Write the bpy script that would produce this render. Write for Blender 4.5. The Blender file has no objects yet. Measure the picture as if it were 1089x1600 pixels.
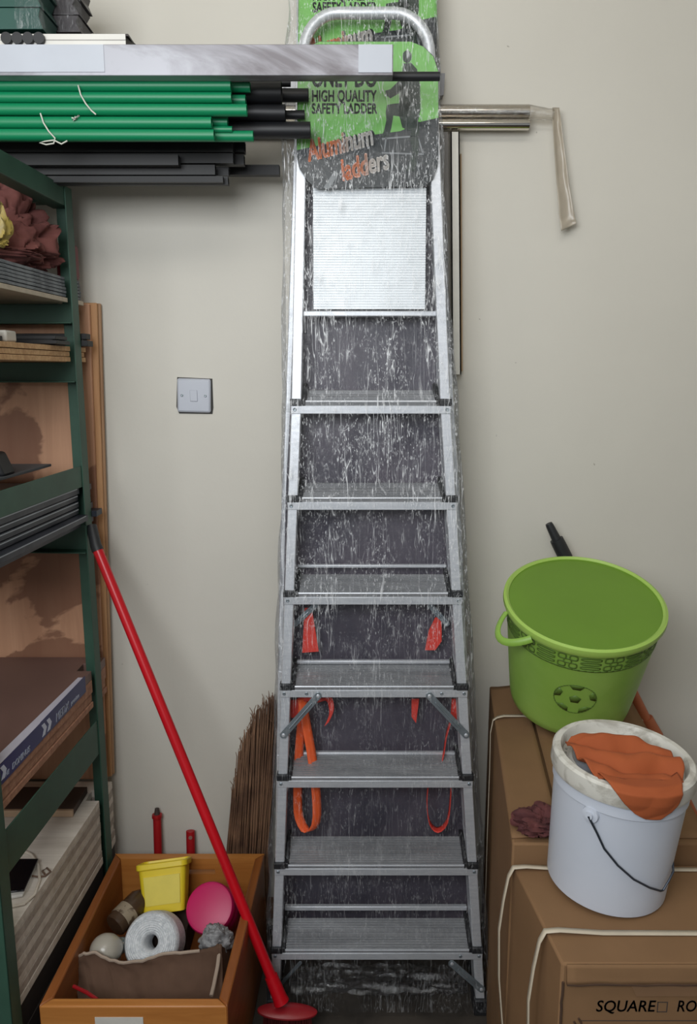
import bpy, bmesh, math, random
from mathutils import Vector, Matrix, noise
random.seed(7)
R = math.radians
SC = bpy.context.scene
COL = SC.collection

# ------------------------------------------------------------------ camera, light, exposure
PITCH = R(10.4); CP, SP = math.cos(PITCH), math.sin(PITCH); CAMZ = 1.6; FPX = 1200.0
cam = bpy.data.objects.new('camera', bpy.data.cameras.new('camera'))
COL.objects.link(cam)
cam.location = (0, 0, CAMZ); cam.rotation_euler = (R(90) - PITCH, 0, 0)
cam.data.sensor_fit = 'VERTICAL'; cam.data.sensor_height = 36.0
cam.data.lens = FPX / 1600 * 36.0; cam.data.clip_start = 0.02
SC.camera = cam

world = bpy.data.worlds.new('world'); SC.world = world; world.use_nodes = True
wb = world.node_tree.nodes['Background']
wb.inputs['Color'].default_value = (0.86, 0.93, 1.0, 1); wb.inputs['Strength'].default_value = 0.24

def area(name, loc, target, sx, sy, power, color):
    l = bpy.data.lights.new(name, 'AREA'); l.shape = 'RECTANGLE'; l.size = sx; l.size_y = sy
    l.energy = power; l.color = color
    o = bpy.data.objects.new(name, l); COL.objects.link(o); o.location = loc
    o.rotation_euler = (Vector(target) - Vector(loc)).to_track_quat('-Z', 'Y').to_euler()
    return o
area('shop_window_light', (-0.65, -0.50, 2.20), (-0.35, 2.0, 1.80), 1.3, 0.9, 36, (0.95, 0.98, 1.0))
area('ceiling_lamp_light', (0.0, 0.3, 2.93), (0.0, 1.8, 1.9), 1.2, 0.3, 7, (1.0, 0.96, 0.90))
vs = SC.view_settings
vs.view_transform = 'Standard'; vs.look = 'None'; vs.gamma = 1.0; vs.use_curve_mapping = False
vs.exposure = 0.12

# ------------------------------------------------------------------ measuring helpers (photo pixel + real depth -> metres)
def ray(px, py):
    a = (px - 544.5) / FPX; b = (800 - py) / FPX
    return Vector((a, CP + b * SP, -SP + b * CP))
def P(px, py, Y):
    r = ray(px, py); k = Y / r.y
    return Vector((r.x * k, Y, CAMZ + r.z * k))
def PZ(px, py, Z):
    r = ray(px, py); k = (Z - CAMZ) / r.z
    return Vector((r.x * k, r.y * k, Z))

# ------------------------------------------------------------------ materials
def lin(c):
    f = lambda v: v / 12.92 if v <= 0.04045 else ((v + 0.055) / 1.055) ** 2.4
    return (f(c[0] / 255), f(c[1] / 255), f(c[2] / 255), 1)
MATS = {}
def nodes(name):
    m = bpy.data.materials.new(name); m.use_nodes = True
    nt = m.node_tree; return m, nt, nt.nodes['Principled BSDF']
def ramp(nt, fac, stops):
    r = nt.nodes.new('ShaderNodeValToRGB')
    e = r.color_ramp.elements
    while len(e) < len(stops): e.new(0.5)
    for k, (p, c) in enumerate(stops):
        e[k].position = p; e[k].color = c
    nt.links.new(fac, r.inputs['Fac']); return r.outputs['Color']
def coords(nt, scale=(1, 1, 1), kind='Object', rot=(0, 0, 0)):
    t = nt.nodes.new('ShaderNodeTexCoord'); mp = nt.nodes.new('ShaderNodeMapping')
    mp.inputs['Scale'].default_value = scale; mp.inputs['Rotation'].default_value = rot
    nt.links.new(t.outputs[kind], mp.inputs['Vector']); return mp.outputs['Vector']
def ntex(nt, vec, scale, detail=4, rough=0.55, dist=0.0):
    n = nt.nodes.new('ShaderNodeTexNoise'); n.inputs['Scale'].default_value = scale
    n.inputs['Detail'].default_value = detail; n.inputs['Roughness'].default_value = rough
    n.inputs['Distortion'].default_value = dist
    nt.links.new(vec, n.inputs['Vector']); return n.outputs['Fac']
def bump(nt, fac, b, strength=0.3, dist=0.002):
    u = nt.nodes.new('ShaderNodeBump'); u.inputs['Strength'].default_value = strength
    u.inputs['Distance'].default_value = dist
    nt.links.new(fac, u.inputs['Height']); nt.links.new(u.outputs['Normal'], b.inputs['Normal'])
def mix(nt, fac, a, b_):
    m = nt.nodes.new('ShaderNodeMix'); m.data_type = 'RGBA'
    if isinstance(fac, (int, float)): m.inputs[0].default_value = fac
    else: nt.links.new(fac, m.inputs[0])
    for s, v in ((6, a), (7, b_)):
        if isinstance(v, tuple): m.inputs[s].default_value = v
        else: nt.links.new(v, m.inputs[s])
    return m.outputs[2]
def mth(nt, op, a, b_=0.0):
    m = nt.nodes.new('ShaderNodeMath'); m.operation = op
    for s, v in ((0, a), (1, b_)):
        if isinstance(v, (int, float)): m.inputs[s].default_value = v
        else: nt.links.new(v, m.inputs[s])
    return m.outputs[0]
def shade(c, k): return tuple(min(1, v * k) for v in c[:3]) + (1,)

def plain(name, rgb, rough=0.5, metal=0.0, var=0.12, scale=8.0, stretch=(1, 1, 1), bs=0.0, bscale=60.0, spec=0.5):
    if name in MATS: return MATS[name]
    m, nt, b = nodes(name); c = lin(rgb)
    v = coords(nt, stretch)
    f = ntex(nt, v, scale, 5)
    nt.links.new(ramp(nt, f, [(0.3, shade(c, 1 - var)), (0.7, shade(c, 1 + var))]), b.inputs['Base Color'])
    b.inputs['Roughness'].default_value = rough; b.inputs['Metallic'].default_value = metal
    b.inputs['Specular IOR Level'].default_value = spec
    if bs: bump(nt, ntex(nt, v, bscale, 4), b, bs)
    MATS[name] = m; return m

def two_tone(name, c1, c2, scale, stretch=(1, 1, 1), lo=0.45, hi=0.55, rough=0.6, metal=0.0, detail=6, dist=0.5, bs=0.0):
    if name in MATS: return MATS[name]
    m, nt, b = nodes(name); v = coords(nt, stretch)
    f = ntex(nt, v, scale, detail, 0.6, dist)
    nt.links.new(ramp(nt, f, [(lo, lin(c1)), (hi, lin(c2))]), b.inputs['Base Color'])
    b.inputs['Roughness'].default_value = rough; b.inputs['Metallic'].default_value = metal
    if bs: bump(nt, f, b, bs)
    MATS[name] = m; return m

def wall_mat():
    m, nt, b = nodes('cream_wall_paint'); v = coords(nt)
    big = ntex(nt, v, 1.3, 3)
    col = ramp(nt, big, [(0.3, lin((204, 200, 190))), (0.7, lin((212, 208, 198)))])
    # scuffs and small dark flecks worn into the paint
    sv = coords(nt, (3.0, 3.0, 16.0))
    s = ramp(nt, ntex(nt, sv, 2.6, 6, 0.7, 0.6), [(0.70, (0, 0, 0, 1)), (0.76, (1, 1, 1, 1))])
    col = mix(nt, mth(nt, 'MULTIPLY', s, 0.5), col, lin((150, 142, 128)))
    fl = ramp(nt, ntex(nt, v, 38, 2, 0.5), [(0.765, (0, 0, 0, 1)), (0.79, (1, 1, 1, 1))])
    col = mix(nt, mth(nt, 'MULTIPLY', fl, 0.55), col, lin((105, 98, 88)))
    nt.links.new(col, b.inputs['Base Color'])
    b.inputs['Roughness'].default_value = 0.55; b.inputs['Specular IOR Level'].default_value = 0.3
    bump(nt, ntex(nt, v, 22, 5), b, 0.22, 0.004)
    return m

def wood(name, c1, c2, axis='Z', scale=5.0, rough=0.55, knots=False, stain=None):
    """grain running along an axis, optional knots and a large brown water-stain"""
    if name in MATS: return MATS[name]
    m, nt, b = nodes(name)
    st = {'X': (0.12, 1.6, 1.6), 'Y': (1.6, 0.12, 1.6), 'Z': (1.6, 1.6, 0.12)}[axis]
    v = coords(nt, st)
    f = ntex(nt, v, scale * 3, 6, 0.6, 1.2)
    col = ramp(nt, f, [(0.3, lin(c1)), (0.68, lin(c2))])
    if knots:
        kv = coords(nt, (7, 7, 4.2))
        vo = nt.nodes.new('ShaderNodeTexVoronoi'); vo.inputs['Scale'].default_value = 1.15
        nt.links.new(kv, vo.inputs['Vector'])
        k = ramp(nt, vo.outputs['Distance'], [(0.06, (1, 1, 1, 1)), (0.10, (0.35, 0.35, 0.35, 1)), (0.16, (0, 0, 0, 1))])
        col = mix(nt, mth(nt, 'MULTIPLY', k, 0.7), col, lin((96, 62, 44)))
    if stain:
        sv = coords(nt, (1.6, 1.6, 2.2))
        s = ramp(nt, ntex(nt, sv, 1.7, 6, 0.5, 0.3), [(0.505, (0, 0, 0, 1)), (0.52, (1, 1, 1, 1))])
        col = mix(nt, mth(nt, 'MULTIPLY', s, 0.75), col, lin(stain))
    nt.links.new(col, b.inputs['Base Color'])
    b.inputs['Roughness'].default_value = rough
    bump(nt, f, b, 0.15, 0.001)
    MATS[name] = m; return m

def film_mat(name, streak=0.8, tint=(0.96, 0.965, 0.975, 1), gloss=0.012):
    """thin clear stretch film: see-through, glossy, with whitened stretch creases"""
    m = bpy.data.materials.new(name); m.use_nodes = True; nt = m.node_tree
    nt.nodes.clear()
    out = nt.nodes.new('ShaderNodeOutputMaterial')
    tr = nt.nodes.new('ShaderNodeBsdfTransparent'); tr.inputs['Color'].default_value = tint
    gl = nt.nodes.new('ShaderNodeBsdfGlossy'); gl.inputs['Roughness'].default_value = 0.17
    df = nt.nodes.new('ShaderNodeBsdfDiffuse'); df.inputs['Color'].default_value = (0.9, 0.92, 0.95, 1)
    v = coords(nt, (1, 1, 0.2)); v2 = coords(nt, (1, 1, 0.75), rot=(0, R(14), 0))
    f1 = ntex(nt, v, 55, 5, 0.62, 1.4); f2 = ntex(nt, v2, 70, 5, 0.65, 2.2)
    h = mth(nt, 'ADD', f1, mth(nt, 'MULTIPLY', f2, 0.6))
    bu = nt.nodes.new('ShaderNodeBump'); bu.inputs['Strength'].default_value = 0.6; bu.inputs['Distance'].default_value = 0.006
    nt.links.new(h, bu.inputs['Height'])
    nt.links.new(bu.outputs['Normal'], gl.inputs['Normal'])
    lw = nt.nodes.new('ShaderNodeLayerWeight'); lw.inputs['Blend'].default_value = 0.25
    g = mth(nt, 'MINIMUM', mth(nt, 'ADD', mth(nt, 'MULTIPLY', lw.outputs['Fresnel'], 0.45), gloss), 0.6)
    m1 = nt.nodes.new('ShaderNodeMixShader')
    nt.links.new(g, m1.inputs[0]); nt.links.new(tr.outputs[0], m1.inputs[1]); nt.links.new(gl.outputs[0], m1.inputs[2])
    # long thin whitened creases running down the film, short curly ones between
    ridge = lambda f, w: ramp(nt, mth(nt, 'ABSOLUTE', mth(nt, 'SUBTRACT', f, 0.5)), [(0.0, (1, 1, 1, 1)), (w, (0, 0, 0, 1))])
    ca = ridge(ntex(nt, coords(nt, (1, 1, 0.055), rot=(0, R(-6), 0)), 70, 2, 0.5, 0.3), 0.013)
    ca2 = ridge(ntex(nt, coords(nt, (1, 1, 0.09), rot=(0, R(7), 0)), 48, 2, 0.5, 0.5), 0.014)
    def dash(deg, sc, lo):
        f = ntex(nt, coords(nt, (1, 1, 0.24), rot=(0, R(deg), 0)), sc, 1, 0.5, 0.25)
        return ramp(nt, f, [(lo, (0, 0, 0, 1)), (lo + .05, (1, 1, 1, 1))])
    cl = mth(nt, 'MAXIMUM', ridge(ntex(nt, coords(nt, (1, 1, 0.32), rot=(0, R(22), 0)), 120, 1, 0.5, 0.8), 0.02), ridge(ntex(nt, coords(nt, (1, 1, 0.32), rot=(0, R(-24), 0)), 110, 1, 0.5, 0.8), 0.02))
    cl = mth(nt, 'MULTIPLY', cl, ramp(nt, ntex(nt, coords(nt, (1, 1, .6)), 90, 2, 0.5), [(0.50, (0, 0, 0, 1)), (0.60, (1, 1, 1, 1))]))
    cb = mth(nt, 'MAXIMUM', mth(nt, 'MAXIMUM', dash(34, 330, .67), dash(-30, 310, .675)), cl)
    mask = ramp(nt, ntex(nt, coords(nt, (1, 1, 0.35)), 11, 4, 0.65), [(0.40, (0, 0, 0, 1)), (0.60, (1, 1, 1, 1))])
    mask2 = ramp(nt, ntex(nt, coords(nt, (1, 1, 0.5)), 17, 3, 0.6), [(0.48, (0, 0, 0, 1)), (0.66, (1, 1, 1, 1))])
    brk = ramp(nt, ntex(nt, coords(nt, (1, 1, .5)), 16, 3, 0.6), [(0.36, (0, 0, 0, 1)), (0.56, (1, 1, 1, 1))])
    sep = nt.nodes.new('ShaderNodeSeparateXYZ'); tc = nt.nodes.new('ShaderNodeTexCoord')
    nt.links.new(tc.outputs['Object'], sep.inputs[0])
    mr = nt.nodes.new('ShaderNodeMapRange'); nt.links.new(sep.outputs['Z'], mr.inputs[0])
    for k, val in enumerate((0.75, 1.35, 0.22, 1.0)): mr.inputs[k + 1].default_value = val   # stretched tighter (more creases) higher up
    long_ = mth(nt, 'ADD', mth(nt, 'MULTIPLY', ca, mask), mth(nt, 'MULTIPLY', ca2, mask2))
    cr = mth(nt, 'ADD', mth(nt, 'MULTIPLY', long_, 1.0), mth(nt, 'MULTIPLY', mth(nt, 'MULTIPLY', cb, brk), 0.7))
    cr = mth(nt, 'MINIMUM', mth(nt, 'MULTIPLY', mth(nt, 'MULTIPLY', cr, mr.outputs[0]), streak), 0.85)
    m2 = nt.nodes.new('ShaderNodeMixShader')
    nt.links.new(cr, m2.inputs[0]); nt.links.new(m1.outputs[0], m2.inputs[1]); nt.links.new(df.outputs[0], m2.inputs[2])
    nt.links.new(m2.outputs[0], out.inputs['Surface'])
    return m

def gradient_print(name, stops, x0, x1):
    m, nt, b = nodes(name)
    tc = nt.nodes.new('ShaderNodeTexCoord'); sx = nt.nodes.new('ShaderNodeSeparateXYZ')
    nt.links.new(tc.outputs['Generated'], sx.inputs[0])
    nt.links.new(ramp(nt, sx.outputs['X'], [(p, lin(c)) for p, c in stops]), b.inputs['Base Color'])
    b.inputs['Roughness'].default_value = 0.4
    return m

ALU = two_tone('brushed_aluminium', (206, 209, 214), (226, 228, 231), 26, (1, 1, 6), 0.3, 0.7, 0.42, 0.45)
ALUT = two_tone('aluminium_tread', (160, 161, 164), (190, 191, 193), 20, (0.15, 1, 1), 0.35, 0.65, 0.45, 0.5)
GALV = plain('galvanised_steel', (150, 160, 166), 0.4, 0.7, 0.1, 40)
BLKP = plain('black_plastic', (34, 35, 38), 0.5, 0, 0.15, 20)
RED = plain('red_painted_metal', (196, 10, 28), 0.33, 0, 0.06, 6)
REDP = plain('red_plastic', (150, 22, 30), 0.4, 0, 0.1, 12)
GREEN_P = plain('dark_green_paint', (50, 82, 68), 0.5, 0, 0.18, 9, bs=0.1, bscale=25)
TUBEG = plain('green_pvc', (8, 128, 84), 0.42, 0, 0.1, 3, (0.2, 1, 1))
BLKT = plain('black_pvc', (24, 25, 29), 0.5, 0, 0.2, 6, (0.3, 1, 1))
BLKM = plain('black_steel_profile', (22, 22, 24), 0.55, 0.0, 0.2, 8, (0.2, 1, 1))
CARD = plain('brown_cardboard', (130, 100, 72), 0.8, 0, 0.1, 5, bs=0.12, bscale=30, spec=0.15)
CARD_E = plain('torn_cardboard_edge', (76, 55, 41), 0.9, 0, 0.2, 30)
INK = plain('dark_print_ink', (58, 53, 52), 0.8, 0, 0.1, 30)
STRAP = plain('cream_strapping_band', (196, 184, 164), 0.5, 0, 0.08, 20)
CHROME = plain('polished_steel', (222, 216, 206), 0.13, 1.0, 0.05, 4, (0.2, 1, 1))

# ------------------------------------------------------------------ mesh builder
class MB:
    def __init__(s): s.v = []; s.f = []
    def add(s, vs_, fs):
        o = len(s.v); s.v += [Vector(v) for v in vs_]; s.f += [tuple(i + o for i in f) for f in fs]; return s
    def box(s, a, b, M=None):
        x0, y0, z0 = a; x1, y1, z1 = b
        v = [Vector(p) for p in ((x0, y0, z0), (x1, y0, z0), (x1, y1, z0), (x0, y1, z0), (x0, y0, z1), (x1, y0, z1), (x1, y1, z1), (x0, y1, z1))]
        if M is not None: v = [M @ p for p in v]
        return s.add(v, [(3, 2, 1, 0), (4, 5, 6, 7), (0, 1, 5, 4), (1, 2, 6, 5), (2, 3, 7, 6), (3, 0, 4, 7)])
    def hexa(s, b4, t4):
        return s.add(list(b4) + list(t4), [(3, 2, 1, 0), (4, 5, 6, 7), (0, 1, 5, 4), (1, 2, 6, 5), (2, 3, 7, 6), (3, 0, 4, 7)])
    def prism(s, poly, d):
        """polygon (3-D points) pushed along vector d"""
        n = len(poly); d = Vector(d); a = [Vector(p) for p in poly]; b = [p + d for p in a]
        fs = [tuple(range(n))[::-1], tuple(range(n, 2 * n))] + [(i, (i + 1) % n, (i + 1) % n + n, i + n) for i in range(n)]
        return s.add(a + b, fs)
    def tube(s, pts, r, n=12, caps=True, r2=None, flat=None):
        """swept circular (or elliptical: flat=(rx, ry)) tube through points"""
        pts = [Vector(p) for p in pts]; m = len(pts); rings = []
        up = None
        for i, p in enumerate(pts):
            t = (pts[min(i + 1, m - 1)] - pts[max(i - 1, 0)]).normalized()
            if up is None:
                up = Vector((0, 1, 0)) if abs(t.y) < 0.9 else Vector((0, 0, 1))
            side = t.cross(up).normalized(); up = side.cross(t).normalized()
            rr = r if r2 is None else r + (r2 - r) * i / (m - 1)
            ra, rb = (rr, rr) if flat is None else flat
            rings.append([p + side * (math.cos(2 * math.pi * k / n) * ra) + up * (math.sin(2 * math.pi * k / n) * rb) for k in range(n)])
        v = [q for rg in rings for q in rg]; f = []
        for i in range(m - 1):
            for k in range(n):
                f.append((i * n + k, i * n + (k + 1) % n, (i + 1) * n + (k + 1) % n, (i + 1) * n + k))
        if caps: f += [tuple(range(n))[::-1], tuple(range((m - 1) * n, m * n))]
        return s.add(v, f)
    def lathe(s, prof, M, n=40):
        """(radius, height) profile turned about local Z"""
        v = []; f = []; m = len(prof)
        for r, h in prof:
            for k in range(n):
                a = 2 * math.pi * k / n; v.append(M @ Vector((r * math.cos(a), r * math.sin(a), h)))
        for i in range(m - 1):
            for k in range(n):
                f.append((i * n + k, i * n + (k + 1) % n, (i + 1) * n + (k + 1) % n, (i + 1) * n + k))
        if prof[0][0] > 1e-5: f.append(tuple(range(n))[::-1])
        if prof[-1][0] > 1e-5: f.append(tuple(range((m - 1) * n, m * n)))
        return s.add(v, f)
    def ring(s, prof, M, n=40):
        """closed profile turned about local Z (a solid ring)"""
        v = []; f = []; m = len(prof)
        for r, h in prof:
            for k in range(n):
                a = 2 * math.pi * k / n; v.append(M @ Vector((r * math.cos(a), r * math.sin(a), h)))
        for i in range(m):
            j = (i + 1) % m
            for k in range(n):
                f.append((i * n + k, i * n + (k + 1) % n, j * n + (k + 1) % n, j * n + k))
        return s.add(v, f)
    def grid(s, fn, nu, nv):
        o = [fn(i / (nu - 1), j / (nv - 1)) for j in range(nv) for i in range(nu)]
        return s.add(o, [(j * nu + i, j * nu + i + 1, (j + 1) * nu + i + 1, (j + 1) * nu + i) for j in range(nv - 1) for i in range(nu - 1)])
    def build(s, name, mat, parent=None, bevel=0.0, smooth=True, angle=35, solid=0.0, subsurf=0, loc=None):
        base = wloc(parent) if parent is not None else Vector((0, 0, 0))
        if parent is None and loc is None:                        # a thing of one mesh: origin at its foot
            xs = [v.x for v in s.v]; ys = [v.y for v in s.v]; zs = [v.z for v in s.v]
            loc = Vector(((min(xs) + max(xs)) / 2, (min(ys) + max(ys)) / 2, min(zs)))
        org = Vector(loc) if loc is not None else base
        me = bpy.data.meshes.new(name); me.from_pydata([v - org for v in s.v], [], s.f)
        bm = bmesh.new(); bm.from_mesh(me); bmesh.ops.recalc_face_normals(bm, faces=bm.faces)
        bm.to_mesh(me); bm.free()
        if smooth:
            me.polygons.foreach_set('use_smooth', [True] * len(me.polygons)); me.set_sharp_from_angle(angle=R(angle))
        me.materials.append(mat)
        o = bpy.data.objects.new(name, me); COL.objects.link(o)
        o.location = org - base
        if parent is not None: o.parent = parent
        if solid:
            q = o.modifiers.new('thickness', 'SOLIDIFY'); q.thickness = solid; q.offset = 0
        if bevel:
            q = o.modifiers.new('soft_edges', 'BEVEL'); q.width = bevel; q.segments = 2; q.limit_method = 'ANGLE'; q.angle_limit = R(40)
        if subsurf:
            q = o.modifiers.new('smooth', 'SUBSURF'); q.levels = subsurf; q.render_levels = subsurf
        return o

def wloc(o):
    v = Vector((0, 0, 0))
    while o is not None:
        v = v + o.location; o = o.parent
    return v
def tag(o, label, cat, group=None):
    o['label'] = label; o['category'] = cat
    if group: o['group'] = group
    return o
def thing(name, loc, label, cat, group=None):
    o = bpy.data.objects.new(name, None); COL.objects.link(o); o.location = loc
    o.empty_display_size = 0.05
    return tag(o, label, cat, group)
def struct(o): o['kind'] = 'structure'; return o
def stuff(o): o['kind'] = 'stuff'; return o
def bar(mb, x0, x1, y0, y1, z0, z1): return mb.box((x0, y0, z0), (x1, y1, z1))
def frame(origin, z, x=Vector((1, 0, 0))):
    """matrix with local Z along z"""
    z = Vector(z).normalized(); y = z.cross(Vector(x)).normalized(); x = y.cross(z)
    M = Matrix((x, y, z)).transposed().to_4x4(); M.translation = Vector(origin); return M
def text_mesh(name, s, size, mat, parent, M, sx=1.0, shear=0.0, bold=0.0, depth=0.0004, align='LEFT', track=1.0):
    cu = bpy.data.curves.new('t', 'FONT'); cu.body = s; cu.size = size; cu.extrude = depth
    cu.shear = shear; cu.align_x = align; cu.space_character = track; cu.resolution_u = 3
    to = bpy.data.objects.new('t', cu)
    me = bpy.data.meshes.new_from_object(to)
    bpy.data.objects.remove(to); bpy.data.curves.remove(cu)
    if bold:                                             # heavier strokes: the same glyphs laid over one another, slightly shifted
        vv = [v.co.copy() for v in me.vertices]; ff = [tuple(p.vertices) for p in me.polygons]; bpy.data.meshes.remove(me)
        nv = []; nf_ = []
        for k in range(9):
            o_ = Vector((0, 0, 0)) if k == 8 else Vector((bold * math.cos(k * math.pi / 4), bold * math.sin(k * math.pi / 4), 0))
            b0 = len(nv); nv += [v + o_ for v in vv]; nf_ += [tuple(i + b0 for i in f) for f in ff]
        me = bpy.data.meshes.new(name); me.from_pydata(nv, [], nf_)
    me.name = name; base = wloc(parent)
    T = Matrix.Translation(-base) @ M @ Matrix.Diagonal((sx, 1, 1, 1))
    me.transform(T); me.materials.clear(); me.materials.append(mat)
    o = bpy.data.objects.new(name, me); COL.objects.link(o); o.parent = parent
    return o

# ------------------------------------------------------------------ the room
YW = 2.0
WALL = wall_mat()
FLOOR = two_tone('dark_worn_floor', (52, 48, 44), (74, 68, 62), 7, (1, 1, 1), 0.35, 0.65, 0.5, 0, 6, 0.4, 0.1)
struct(bar(MB(), -1.6, 1.9, YW, YW + 0.12, 0, 3.0).build('wall_back', WALL, loc=(0, YW, 0)))
struct(bar(MB(), -1.72, -1.6, -2.6, YW + 0.12, 0, 3.0).build('wall_left', WALL, loc=(-1.6, 0, 0)))
struct(bar(MB(), 1.9, 2.02, -2.6, YW + 0.12, 0, 3.0).build('wall_right', WALL, loc=(1.9, 0, 0)))
struct(bar(MB(), -1.72, 2.02, -2.6, YW + 0.12, -0.1, 0).build('floor', FLOOR, loc=(0, 0, 0)))
struct(bar(MB(), -1.72, 2.02, -2.6, YW + 0.12, 3.0, 3.1).build('ceiling', plain('white_ceiling', (225, 222, 214), 0.8), loc=(0, 0, 3.0)))

# ------------------------------------------------------------------ ladders
def lerp(tab, z):
    if z <= tab[0][0]: return tab[0][1]
    for (a, va), (b, vb) in zip(tab, tab[1:]):
        if z <= b: return va + (vb - va) * (z - a) / (b - a)
    return tab[-1][1]
HALF = [(0, .273), (.16, .2635), (.85, .2235), (1.513, .1835), (2.0, .163), (2.3, .15)]
def rY(z): return 1.68 + 0.0667 * z
def cX(z): return 0.0739 - 0.0148 * z
def half(z): return lerp(HALF, z)

def rail_path(side, zs, inset, dy, hf=half, fy=rY):
    return [Vector((cX(z) + side * (hf(z) - inset), fy(z) + dy, z)) for z in zs]
def extrude_rail(mb, pts, w, d):
    """rectangular section (w in X, d back in Y) swept up a list of front-centre points"""
    v = []; f = []
    for p in pts:
        v += [p + Vector((-w / 2, 0, 0)), p + Vector((w / 2, 0, 0)), p + Vector((w / 2, d, 0)), p + Vector((-w / 2, d, 0))]
    n = len(pts)
    for i in range(n - 1):
        for k in range(4): f.append((i * 4 + k, i * 4 + (k + 1) % 4, i * 4 + 4 + (k + 1) % 4, i * 4 + 4 + k))
    f += [(3, 2, 1, 0), tuple(range(4 * n - 4, 4 * n))]
    return mb.add(v, f)
def arch(zs, hf, fy, zt, rad, inset, dy):
    """points over the top of a ladder: up the left rail, round, down the right"""
    L = []
    z0 = zt - rad
    for z in zs: L.append(Vector((cX(z) - hf(z) + inset, fy(z) + dy, z)))
    w = hf(z0) - inset
    for k in range(1, 9):
        a = math.pi / 2 * k / 8
        z = z0 + rad * math.sin(a); L.append(Vector((cX(z0) - w + rad * 0.9 * (1 - math.cos(a)), fy(z) + dy, z)))
    Rr = [Vector((2 * cX(p.z) - p.x, p.y, p.z)) for p in reversed(L)]
    return L + Rr

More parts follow.
